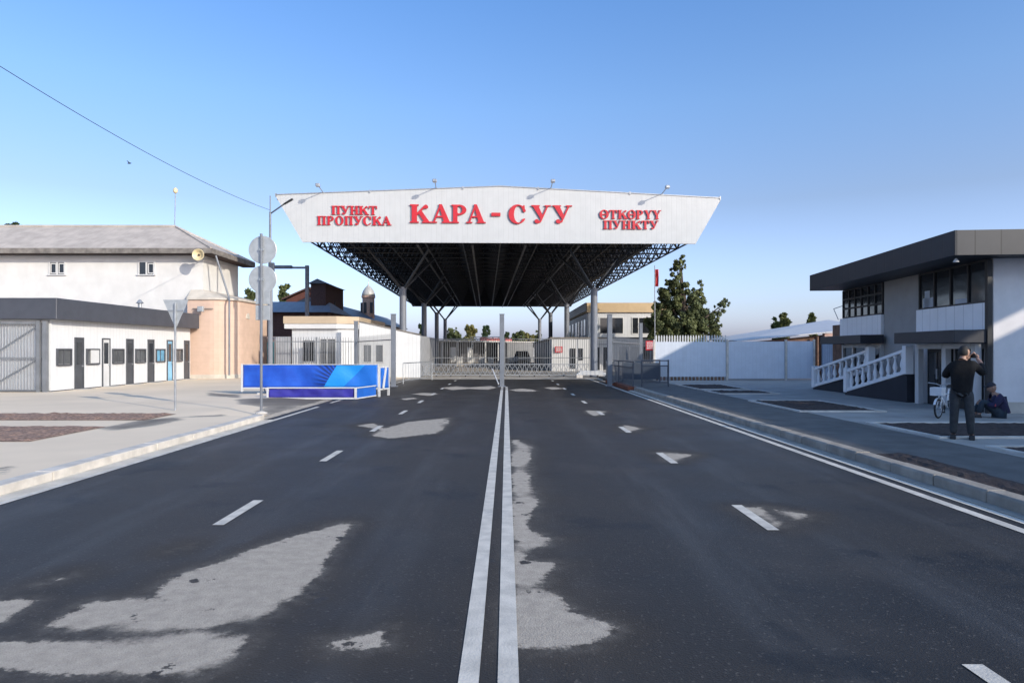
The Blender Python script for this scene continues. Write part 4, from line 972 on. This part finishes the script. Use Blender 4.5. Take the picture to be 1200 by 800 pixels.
# balustraded ramp
m_white_bal = M('white gloss balustrade', (.82,.82,.82), .5, var=.03)
m_ramp = M('dark ramp wall', (.02,.022,.03), .8)
rp = thing('stair_ramp', 'dark ramp with two white balustrades climbing along the shop building', 'ramp', OR_, RR)
RA = [((-.85,7.35), (-.45,3.65), .12, .92), ((-.8,10.9), (-.4,6.5), .1, .9)]
v = [(-.95,7.35),(-.5,3.6),(-.06,3.6),(-.06,7.35)]
b = MB(); b.hexa([(x,y,0) for x,y in v]+[(x,y,z) for (x,y),z in zip(v, (.1,.9,.9,.1))]); v2 = [(-.9,10.9),(-.45,7.4),(-.15,7.4),(-.15,10.9)]; b.hexa([(x,y,0) for x,y in v2]+[(x,y,z) for (x,y),z in zip(v2, (.06,.75,.75,.06))]); b.build('ramp_wall', m_ramp, rp)
for A, B, za, zb_ in RA:
    A3 = Vector((*A, za)); B3 = Vector((*B, zb_)); n = 9
    bl = MB(); bl.beam(A3+Vector((0,0,.745)), B3+Vector((0,0,.745)), .17, .1); bl.beam(A3+Vector((0,0,.05)), B3+Vector((0,0,.05)), .17, .12)
    for E in (A3, B3): bl.box(E.x-.12, E.x+.12, E.y-.12, E.y+.12, E.z-.02, E.z+.88)
    o = bl.build('balustrade', m_white_bal, rp, bevel=.008)
    for i in range(n):
        P = A3.lerp(B3, (i+.7)/(n+.4))
        q = MB(); q.lathe([(.068,.1),(.068,.15),(.04,.18),(.082,.3),(.07,.4),(.036,.53),(.04,.61),(.066,.65),(.066,.7)], P, 10); q.build('baluster', m_white_bal, o, smooth=True)
# unseen wall added to shade the right pavement, slotted for a lit patch
nb = thing('shade_wall', 'tall plain unseen wall added beyond the right pavement to cast shade', 'wall', (25,0,0))
b = MB(); b.box(0, .4, -40, 32, 0, 8.42); b.box(0, .4, -40, 5.6, 8.42, 9.85); b.box(0, .4, 8.6, 32, 8.42, 9.85); b.box(0, .4, 5.6, 8.6, 9.05, 9.85); b.build('wall', m_white_end, nb)
MB().box(-.08, .48, -40, 32.1, 9.852, 10.0).build('coping', m_kerb, nb)

# ------------------------------------------------------------------ signs, lamps, wire, bird
ts = thing('road_sign', 'back of an inverted triangular road sign on a single thin post', 'road sign', (-9.3,19.2,.1))
b = MB(); b.prismY([(-.36,3.1),(.36,3.1),(.0,2.28)], -.004, .004); b.build('plate', m_sign_back, ts, bevel=.002)
MB().tube((0,-.035,0), (0,-.035,3.0), .03, 10).build('post', m_galv, ts); b = MB(); b.box(-.22, .22, -.03, -.006, 2.78, 2.82); b.build('clamp', m_galv, ts)
rs_ = thing('road_sign', 'backs of two round road signs and two plates stacked on one post', 'road sign', (-6.63,18.5,.08))
MB().tube((0,-.04,0), (0,-.04,4.85), .036, 10).build('post', m_grey_steel, rs_)
for z in (4.42, 3.62):
    b = MB(); b.lathe([(.37,-.006),(.38,0),(.37,.006)], (.02,.01,z), 32, 'y'); d = b.build('disc', m_sign_back, rs_)
    MB().box(-.06, .06, -.07, -.012, z-.03, z+.03).build('clamp', m_galv, d)
for z in (2.95, 2.52): MB().box(-.17, .22, 0, .01, z-.0, z+.4).build('plate', m_sign_back, rs_, bevel=.002)
MB().lathe([(.16,0),(.16,.02),(.05,.06)], (0,-.04,0), 14).build('base', m_kerb, rs_)
sl = thing('street_lamp', 'tall thin street lamp with upward slanting dark arm behind the round signs', 'street lamp', (-13.15,38,0))
b = MB(); b.lathe([(.14,0),(.13,6.2),(.07,6.25),(.06,9.4),(.03,9.5),(.03,10.35)], (0,0,0), 12); b.build('pole', m_grey_steel, sl)
b = MB(); b.tube((0,0,9.35), (.85,-.1,9.9), .04, 8); b.build('arm', m_dark_steel, sl)
b = MB(); b.beam((.8,-.1,9.86), (1.3,-.12,10.15), .2, .07); b.build('lamp_head', m_black, sl, bevel=.02)
b = MB(); b.box(-.02, .3, -.28, -.12, 5.9, 6.6); b.build('switch_box', m_dark_steel, sl, bevel=.02)
s2 = thing('street_lamp', 'grey street lamp with a horizontal arm reaching left above the guard house', 'street lamp', (-14.6,50,0))
MB().box(-.12, .12, -.12, .12, 0, 7.95).build('pole', m_grey_steel, s2, bevel=.01)
b = MB(); b.box(-1.1, -.12, -.06, .06, 7.72, 7.86); b.build('arm', m_grey_steel, s2); b = MB(); b.box(-2.4, -1.1, -.16, .16, 7.72, 7.95); b.build('lamp_head', m_grey_steel, s2, bevel=.03)
wp = []
a = Vector((-17.0,20.0,10.05)); c = Vector((-13.15,38.0,9.55))
a = Vector(((-60-VX)/F*17.5, 17.5, 1.8+(VY-40)/F*17.5))
for i in range(25):
    u = i/24; p = a.lerp(c, u); p.z -= .9*4*u*(1-u)*.45; wp.append(p)
tag(MB().path(wp, .011, 5).build('overhead_wire', m_black), 'thin black overhead wire sagging across the left sky to the street lamp', 'wire')
b = MB(); b.lathe([(.005,-.18),(.05,-.06),(.055,.04),(.02,.15),(.005,.19)], (0,0,0), 8, 'x')
b.add([(-.05,0,.02),(.08,0,.02),(.02,.32,.14),(-.05,.3,.14)], [(0,1,2,3)]); b.add([(-.05,0,.025),(.08,0,.025),(.02,-.32,.14),(-.05,-.3,.14)], [(3,2,1,0)])
o = b.build('bird', m_black); o.scale = (.7,.7,.7); o.location = (-22.1, 40, 12.7); tag(o, 'small dark bird flying in the open sky at left', 'bird')

# ------------------------------------------------------------------ trees
def leaves(blobs, n, size, seed, mat, name, parent):
    r = np.random.default_rng(seed); B = np.array(blobs, float); vol = B[:,3]*B[:,4]*B[:,5]; pr = vol**.75; pr /= pr.sum()
    sub = []
    for k, b in enumerate(B):      # ragged clumps inside every blob
        m = max(10, int(26*(b[3]*b[4]*b[5])**.5))
        d = r.normal(size=(m,3)); d /= np.linalg.norm(d, axis=1)[:,None]; rad = r.uniform(.45, 1.08, m)[:,None]
        c = b[:3]+d*rad*b[3:6]; s = r.uniform(.16, .34, m)*(b[3]+b[4]+b[5])/3
        sub.append(np.concatenate([c, s[:,None]], 1))
    sub = np.concatenate(sub); pw = sub[:,3]**2; pw /= pw.sum()
    pick = r.choice(len(sub), n, p=pw); g = r.normal(size=(n,3)); g /= np.linalg.norm(g, axis=1)[:,None]
    P = sub[pick,:3]+g*(r.uniform(0,1,n)**.45)[:,None]*sub[pick,3:4]
    nrm = g+r.normal(size=(n,3))*.8; nrm /= np.linalg.norm(nrm, axis=1)[:,None]
    u = np.cross(nrm, r.normal(size=(n,3))); u /= np.linalg.norm(u, axis=1)[:,None]+1e-9; w = np.cross(nrm, u)
    s = (size*r.uniform(.5, 1.3, n))[:,None]
    V = np.stack([P-u*s, P+w*s*.55, P+u*s, P-w*s*.55], 1).reshape(-1,3)
    me = bpy.data.meshes.new(name); me.from_pydata(V.tolist(), [], np.arange(4*n).reshape(-1,4).tolist()); me.materials.append(mat)
    return link(name, me, parent)
def tree(name, label, loc, blobs, n, size, seed, mat, trunk=(.2, 3.), group=None, limbs=True):
    t = thing(name, label, 'tree', loc, 0, group); r = random.Random(seed)
    b = MB(); top_ = Vector((0,0,trunk[1])); b.tube((0,0,-.1), top_, trunk[0], 8, trunk[0]*.55)
    if limbs:
        for q in blobs:
            c = Vector(q[:3]); s = Vector((0,0,min(trunk[1], max(.4, c.z*.6)))); m = s.lerp(c, .5)+Vector((0,0,-.1)); b.tube(s, m, trunk[0]*.45, 6, trunk[0]*.3); b.tube(m, c, trunk[0]*.3, 6, .02)
            for _ in range(3):
                e = c+Vector((r.uniform(-.7,.7)*q[3], r.uniform(-.7,.7)*q[4], r.uniform(-.5,.6)*q[5])); b.tube(c, e, trunk[0]*.16, 4, .01)
    b.build('trunk', m_bark, t); leaves(blobs, n, size, seed, mat, 'crown', t)
    return t
tree('conifer_tree', 'tall ragged dark conifer tree behind the white fence beside the office', (14.05,54,0),
     [tuple(q*.94*(1.04 if k_ > 2 else 1) for k_, q in enumerate(b_)) for b_ in [(.9,0,4.2,1.3,1.2,1.0),(-1.2,0,3.4,1.4,1.3,1.1),(-.45,0,9.3,.42,.5,.8),(-.6,0,8.4,.6,.6,.8),(-.2,0,8.9,.35,.3,.5),(-1.1,.1,7.5,.55,.6,.6),(-.6,.1,7.2,.9,.9,.9),(-1.3,.1,6.1,1.0,1.1,.9),(-2.3,.1,5.4,.6,.6,.5),(-1.9,0,4.4,1.1,1.3,1.1),(.3,0,5.6,1.0,1.2,1.1),(.0,0,4.0,1.6,1.6,1.4),(1.2,0,6.9,.5,.6,.8),(.95,0,6.0,.8,.8,.8),(1.7,.2,4.6,.9,1.0,1.2),(3.0,0,5.3,.55,.6,.5),(3.4,0,5.8,.35,.35,.4),(2.5,0,4.2,.7,.8,.8),(2.6,.1,2.9,.8,.9,.9),(-2.2,0,2.9,.9,.9,1.0),(.2,0,2.4,1.8,1.5,.9)]],
     56000, .11, 5, m_leaf_conifer, (.28, 6.2))

def far_tree(px, ytop, ybot, w, Y, mat, label, seed, name='tree'):
    X = (px-VX)/F*Y; zt = 1.8+(VY-ytop)/F*Y; zb2 = max(.6, 1.8+(VY-ybot)/F*Y-2); h = zt-zb2; hw = w/F*Y/2
    r = random.Random(seed); bl = [(r.uniform(-.5,.5)*hw, r.uniform(-.5,.5)*hw, zb2+h*(.25+.55*k/4), hw*r.uniform(.5,.85), hw*r.uniform(.5,.85), h*r.uniform(.2,.3)) for k in range(5)]
    tree(name, label, (X,Y,0), bl, 2600, .32, seed, mat, (.3, zt*.7), 'trees on the skyline')
far_tree(535, 385, 398, 22, 140, m_leaf_olive, 'olive green tree left of the tallest far tree under the canopy', 11)
far_tree(551, 378.5, 398, 13, 135, m_leaf_yellow, 'tall yellow green poplar centred beneath the canopy', 12, 'poplar_tree')
far_tree(568, 382, 398, 10, 150, m_leaf_dark, 'narrow dark green poplar right of the yellow green one', 13, 'poplar_tree')
far_tree(594, 389, 399, 9, 150, m_leaf_dark, 'small dark tree just right of the middle gate post', 14)
far_tree(607, 388.5, 399, 16, 150, m_leaf_olive, 'rounded olive tree left of the pair beyond the parked car', 15)
far_tree(619, 390, 399, 14, 152, m_leaf_yellow, 'low yellowish tree behind the far hall', 16)
far_tree(629, 389, 400, 9, 145, m_leaf_olive, 'slim olive tree next to the right rear column', 17)
far_tree(494, 381, 397, 7, 120, m_leaf_dark, 'thin dark tree beyond the guard house wall', 18)
far_tree(333, 334, 352, 14, 82, m_leaf_olive, 'bushy green tree behind the brick house gable', 19)
far_tree(293, 336, 372, 12, 62, m_leaf_olive, 'green tree showing between warehouse and round signs', 20)
far_tree(15, 259, 275, 16, 66, m_leaf_dark, 'dark tree top peeping over the warehouse ridge at far left', 21)
far_tree(918, 371, 384, 14, 75, m_leaf_olive, 'spiky green tree top behind the shed roof', 22)
far_tree(909, 373, 386, 8, 80, m_leaf_dark, 'small dark tree top left of the spiky one behind the shed', 23)
far_tree(952, 366, 380, 6, 70, m_leaf_olive, 'thin bare tree top left of the dark roof', 24)
# low skyline behind everything: town houses
def townhouse(x, y, w, d, h, rh, label, wallm, roofm):
    t = thing('town_house', label, 'house', (x,y,0), 0, 'low houses on the skyline')
    MB().box(-w/2, w/2, 0, d, 0, h).build('wall', wallm, t)
    b = MB(); b.prismX([(-.4,h),(d+.4,h),(d/2,h+rh)], -w/2-.3, w/2+.3); b.build('roof', roofm, t)
townhouse(17, 95, 9, 7, 2.6, 1.2, 'low grey roofed house seen over the white picket fence', m_white_paint, m_grey_roof)
townhouse(29, 110, 13, 8, 3.0, 1.5, 'wide low house far behind the shed', m_ledge, m_slate)
townhouse(-6, 175, 20, 8, 3.2, 1.5, 'long low house far beyond the shop', m_ledge, m_grey_roof)
townhouse(12, 170, 16, 8, 3.2, 1.5, 'long low house far behind the parked car', m_white_paint, m_grey_roof)
fl = thing('flag_pole', 'flag pole with limp red flag left of the conifer tree', 'flag', (11.3,52,0))
MB().tube((0,0,0), (0,0,8.2), .035, 8).build('pole', m_galv, fl)
b = MB(); cloth(b, .03, .28, 6.6, 7.9, 0, 10, 10, .05, 2); b.build('flag', m_red, fl, smooth=True)

# ------------------------------------------------------------------ people
def skin(name, verts, edges, radii, mat, parent, lv=1, root=0):
    me = bpy.data.meshes.new(name); me.from_pydata(verts, edges, [])
    o = bpy.data.objects.new(name, me); COL.objects.link(o)
    m = o.modifiers.new('s', 'SKIN'); m.use_smooth_shade = True
    for i, v in enumerate(me.skin_vertices[0].data):
        r = radii[i]; v.radius = r if isinstance(r, tuple) else (r, r); v.use_root = (i == root)
    sm = o.modifiers.new('d', 'SUBSURF'); sm.levels = lv; sm.render_levels = lv
    dg = bpy.context.evaluated_depsgraph_get(); ev = o.evaluated_get(dg)
    me2 = bpy.data.meshes.new_from_object(ev); me2.name = name
    bpy.data.objects.remove(o); bpy.data.meshes.remove(me)
    me2.materials.clear(); me2.materials.append(mat)
    me2.polygons.foreach_set('use_smooth', [True]*len(me2.polygons))
    return link(name, me2, parent) if parent is not False else me2
def joinmesh(a, b):
    bm = bmesh.new(); bm.from_mesh(a.data); bm.from_mesh(b); bm.to_mesh(a.data); bm.free()
def hand(palm, tip, side, curl):
    """palm and five fingers: palm centre, direction towards finger tips, thumb side, curl direction"""
    palm, d, s, c = Vector(palm), Vector(tip).normalized(), Vector(side).normalized(), Vector(curl).normalized()
    vs = [palm-d*.05, palm, palm+d*.03]; es = [(0,1),(1,2)]; rd = [(.022,.03), (.026,.036), (.022,.034)]
    for k, L in zip((-1.5,-.5,.5,1.5), (.058,.074,.078,.068)):
        a = palm+d*.035+s*.019*k; b = a+d*L*.5+c*.008; e = b+d*L*.28+c*L*.4; o = len(vs)
        vs += [a, b, e]; es += [(2,o),(o,o+1),(o+1,o+2)]; rd += [.0095, .009, .0075]
    o = len(vs); a = palm-d*.015+s*.034; b = a+s*.025+d*.03; e = b+d*.028+c*.012
    vs += [a, b, e]; es += [(1,o),(o,o+1),(o+1,o+2)]; rd += [.012, .0105, .0085]
    return skin('hand', [tuple(v) for v in vs], es, rd, m_skin, False, 1, 1)
def head(c, yaw, parent_body, pitch=0.):
    """face looks along local -y before yaw"""
    rot = Matrix.Rotation(yaw, 4, 'Z')@Matrix.Rotation(pitch, 4, 'X')
    bm = bmesh.new(); bmesh.ops.create_uvsphere(bm, u_segments=20, v_segments=14, radius=1.0)
    for v in bm.verts:
        x, y, z = v.co; sx = .076-.012*max(0, -z); v.co = (x*sx, y*.097, z*.118)
        if z < -.2: v.co.y -= .012*(-z); v.co.x *= 1-.15*(-z)
    def blob(p, s):
        r = bmesh.ops.create_icosphere(bm, subdivisions=1, radius=1.0)['verts']
        for v in r: v.co = Vector((v.co.x*s[0]+p[0], v.co.y*s[1]+p[1], v.co.z*s[2]+p[2]))
    blob((0,-.1,-.02), (.014,.02,.026)); blob((0,-.088,-.06), (.024,.012,.008))
    for s in (-1, 1): blob((s*.076,.005,-.01), (.01,.022,.032)); blob((s*.03,-.086,.012), (.014,.012,.009))
    for v in bm.verts: v.co = rot@v.co+Vector(c)
    bm2 = bmesh.new(); bm2.from_mesh(parent_body.data)
    tmp = bpy.data.meshes.new('tmp'); bm.to_mesh(tmp); bm2.from_mesh(tmp); bm2.to_mesh(parent_body.data)
    parent_body.data.polygons.foreach_set('use_smooth', [True]*len(parent_body.data.polygons)); bpy.data.meshes.remove(tmp)
    return rot
def cap_hair(c, rot, mat, name, parent, scale=1.06, low=-.35, front=.25):
    bm = bmesh.new(); bmesh.ops.create_uvsphere(bm, u_segments=20, v_segments=14, radius=1.0)
    kill = [v for v in bm.verts if v.co.z < (low if v.co.y > -.2 else front)]
    bmesh.ops.delete(bm, geom=kill, context='VERTS')
    for v in bm.verts: v.co = rot@Vector((v.co.x*.08*scale, v.co.y*.1*scale, v.co.z*.12*scale))+Vector(c)
    me = bpy.data.meshes.new(name); bm.to_mesh(me); bm.free(); me.materials.append(mat)
    me.polygons.foreach_set('use_smooth', [True]*len(me.polygons)); return link(name, me, parent)
# standing photographer seen from behind, camera raised to the right
pm = thing('person', 'standing man in black jacket and dark jeans seen from behind raising a camera', 'person', (8.5,12.75,.124), R(-33))
hip = (0,0,.95)
V = [hip,(0,.0,1.12),(0,-.0,1.32),(0,.0,1.42),(.02,.02,1.5),(.03,.03,1.6),
     (-.17,0,1.38),(-.27,.06,1.16),(-.06,.36,1.36),(.1,.42,1.5),      # left arm (viewer's left), folded up to the camera
     (.19,0,1.4),(.34,.1,1.22),(.31,.36,1.42),(.24,.44,1.52),        # right arm
     (-.1,0,.88),(-.115,-.02,.5),(-.13,.02,.1),(-.14,.13,.04), (.1,0,.88),(.125,-.02,.5),(.15,.02,.1),(.17,.12,.04)]
E = [(0,1),(1,2),(2,3),(3,4),(4,5),(2,6),(6,7),(7,8),(8,9),(2,10),(10,11),(11,12),(12,13),(0,14),(14,15),(15,16),(16,17),(0,18),(18,19),(19,20),(20,21)]
rd = [(.1,.08),(.12,.09),(.14,.1),(.1,.08),.055,.055,.065,.05,.04,.03,.065,.05,.04,.03,.07,.05,.04,.035,.07,.05,.04,.035]
body = skin('body', V, E, rd, m_skin, pm)
hd = (.04,.05,1.625); rot = head(hd, R(180-48), body)
joinmesh(body, hand((.11,.44,1.53), (.5,.3,.8), (0,1,.2), (.4,-.4,0))); joinmesh(body, hand((.25,.46,1.55), (-.4,.3,.8), (0,1,.2), (-.4,-.4,0)))
cap_hair(hd, rot, m_hair, 'hair', pm, 1.09, -.45, .35)
skin('jacket', [(0,-.01,.77),(0,.0,1.05),(0,0,1.3),(0,.01,1.42),(0,.015,1.47)]+V[6:9]+V[10:13], [(0,1),(1,2),(2,3),(3,4),(2,5),(5,6),(6,7),(2,8),(8,9),(9,10)],
     [(.178,.145),(.182,.14),(.195,.135),(.115,.1),.075,.088,.075,.052,.088,.075,.052], m_jacket, pm, 1, 1)
skin('trousers', [(0,0,.97),(-.1,0,.84),(-.115,-.02,.5),(-.13,.02,.08),(.1,0,.84),(.125,-.02,.5),(.15,.02,.08)], [(0,1),(1,2),(2,3),(0,4),(4,5),(5,6)],
     [(.14,.11),(.105,.11),.08,.07,(.105,.11),.08,.07], m_jeans, pm)
for x in (-.135, .16):
    b = MB(); b.hexa([(x-.05,-.08,0),(x+.05,-.08,0),(x+.045,.2,0),(x-.045,.2,0),(x-.045,-.06,.1),(x+.045,-.06,.1),(x+.035,.18,.05),(x-.035,.18,.05)]); b.build('shoe', m_shoe, pm, bevel=.015)
cm = thing('camera', 'small black camera held up to the face by the standing man', 'camera', tuple(Vector((8.5,12.75,.124))+Matrix.Rotation(R(-33),3,'Z')@Vector((.18,.5,1.56))), R(-66))
MB().box(-.07, .07, -.03, .03, -.045, .045).build('housing', m_black, cm, bevel=.008); b = MB(); b.lathe([(.038,.03),(.038,.1),(.034,.11)], (0,0,0), 14, 'y'); b.build('lens', m_black, cm)
# seated man by the white wall
ps = thing('person', 'seated man in dark cap and navy jacket with red piping by the white wall', 'person', (12.15,16.75,.124), R(-22))
V = [(0,0,.12),(-.02,.02,.3),(-.08,.02,.5),(-.14,.02,.58),(-.17,.02,.64),
     (-.08,-.19,.5),(-.2,-.24,.3),(-.38,-.14,.36), (-.08,.2,.5),(-.22,.24,.32),(-.38,.14,.36),
     (-.05,-.1,.12),(-.42,-.13,.42),(-.5,-.13,.06),(-.62,-.13,.04), (-.05,.1,.12),(-.4,.15,.4),(-.52,.15,.06),(-.64,.15,.04)]
E = [(0,1),(1,2),(2,3),(3,4),(2,5),(5,6),(6,7),(2,8),(8,9),(9,10),(0,11),(11,12),(12,13),(13,14),(0,15),(15,16),(16,17),(17,18)]
rd = [(.13,.12),(.13,.13),(.14,.12),.07,.055,.065,.05,.035,.065,.05,.035,.09,.06,.04,.035,.09,.06,.04,.035]
body = skin('body', V, E, rd, m_skin, ps)
hd = (-.2,.01,.74); rot = head(hd, R(-90), body, R(20))
joinmesh(body, hand((-.42,-.1,.38), (-.8,.3,-.2), (0,.3,1), (0,.2,-.8))); joinmesh(body, hand((-.42,.1,.38), (-.8,-.3,-.2), (0,-.3,1), (0,-.2,-.8)))
hc = cap_hair(hd, rot, m_cap, 'cap', ps, 1.13, .05, .08)
b = MB(); b.hexa([(-.38,-.06,.755),(-.27,-.07,.775),(-.27,.09,.775),(-.38,.08,.755),(-.38,-.06,.765),(-.27,-.07,.79),(-.27,.09,.79),(-.38,.08,.765)]); b.build('peak', m_cap, hc)
skin('jacket', [(.02,.0,.1),(0,.02,.3),(-.06,.02,.48),(-.12,.02,.57)]+V[5:7]+[(-.34,-.16,.34)]+V[8:10]+[(-.34,.16,.34)], [(0,1),(1,2),(2,3),(2,4),(4,5),(5,6),(2,7),(7,8),(8,9)],
     [(.18,.18),(.18,.19),(.18,.18),.09,.1,.085,.06,.1,.085,.06], m_navy_cloth, ps, 1, 1)
b = MB(); b.path([(-.12,-.19,.55),(-.17,-.26,.42),(-.21,-.31,.3)], .014, 5); b.build('piping', m_piping_red, ps)
skin('trousers', [(0,0,.12),(-.06,-.1,.13),(-.42,-.13,.42),(-.5,-.13,.1),(-.06,.1,.13),(-.4,.15,.4),(-.52,.15,.1)], [(0,1),(1,2),(2,3),(0,4),(4,5),(5,6)], [(.15,.13),.12,.085,.07,.12,.085,.07], m_trousers, ps)
for y, x in ((-.13,-.52), (.15,-.54)): b = MB(); b.hexa([(x-.17,y-.045,0),(x+.08,y-.045,0),(x+.08,y+.045,0),(x-.17,y+.045,0),(x-.15,y-.035,.05),(x+.05,y-.04,.1),(x+.05,y+.04,.1),(x-.15,y+.035,.05)]); b.build('shoe', m_shoe, ps, bevel=.012)
# ------------------------------------------------------------------ bicycle
bk = thing('bicycle', 'white bicycle with small wheels parked behind the standing man', 'bicycle', (10.5,16.6,.124), R(38))
RW = .24
for x in (0.0, .98):
    b = MB(); b.ring((x,0,RW), RW-.022, .022, 'y'); w = b.build('wheel', m_rubber, bk, smooth=True)
    b = MB(); b.ring((x,0,RW), RW-.048, .009, 'y'); b.build('rim', m_galv, w)
    b = MB(); [b.tube((x,.02*(-1)**k,RW), (x+(RW-.05)*math.cos(k*.449),0,RW+(RW-.05)*math.sin(k*.449)), .0025, 4) for k in range(14)]; b.lathe([(.02,-.04),(.02,.04)], (x,0,RW), 10, 'y'); b.build('spokes', m_galv, w)
b = MB()
for p, q in (((.14,0,.72),(.2,0,.5)), ((.2,0,.5),(.5,0,.26)), ((.17,0,.62),(.62,0,.56)), ((.5,0,.26),(.66,0,.7))): b.tube(p, q, .019, 8)
for s in (-1, 1): b.tube((.5,.02*s,.26), (.98,.05*s,RW), .011, 6); b.tube((.62,.02*s,.56), (.98,.05*s,RW), .01, 6); b.tube((.16,.03*s,.58), (0,.04*s,RW), .013, 6)
b.build('frame', m_bike_white, bk, smooth=True)
b = MB(); b.path([(.1,-.27,.86),(.12,-.1,.84),(.13,0,.8),(.12,.1,.84),(.1,.27,.86)], .012, 6); b.tube((.14,0,.7), (.13,0,.82), .014, 6); b.build('handlebar', m_galv, bk)
b = MB(); b.hexa([(.56,-.03,.74),(.84,-.08,.74),(.84,.08,.74),(.56,.03,.74),(.56,-.02,.79),(.84,-.07,.8),(.84,.07,.8),(.56,.02,.79)]); b.build('saddle', m_black, bk, bevel=.015)
b = MB(); b.lathe([(.07,-.006),(.07,.006)], (.5,.04,.26), 14, 'y'); b.tube((.5,.05,.26), (.57,.06,.12), .01, 6); b.tube((.5,-.05,.26), (.43,-.06,.4), .01, 6); b.box(.53, .61, .06, .15, .1, .13); b.box(.39, .47, -.15, -.06, .39, .42); b.build('crank', m_black, bk)
b = MB()
for x in (0, .98):
    for k in range(8): a0, a1 = R(20+17*k), R(20+17*(k+1)); b.beam((x+(RW+.025)*math.cos(a0),0,RW+(RW+.025)*math.sin(a0)), (x+(RW+.025)*math.cos(a1),0,RW+(RW+.025)*math.sin(a1)), .05, .008)
b.build('mudguard', m_bike_white, bk)
b = MB(); b.box(-.16, .1, -.13, .13, .56, .58); b.box(-.16, -.14, -.13, .13, .58, .76); b.box(.08, .1, -.13, .13, .58, .76); b.box(-.14, .08, -.13, -.11, .58, .76); b.box(-.14, .08, .11, .13, .58, .76); b.build('basket', m_bike_white, bk, bevel=.006)
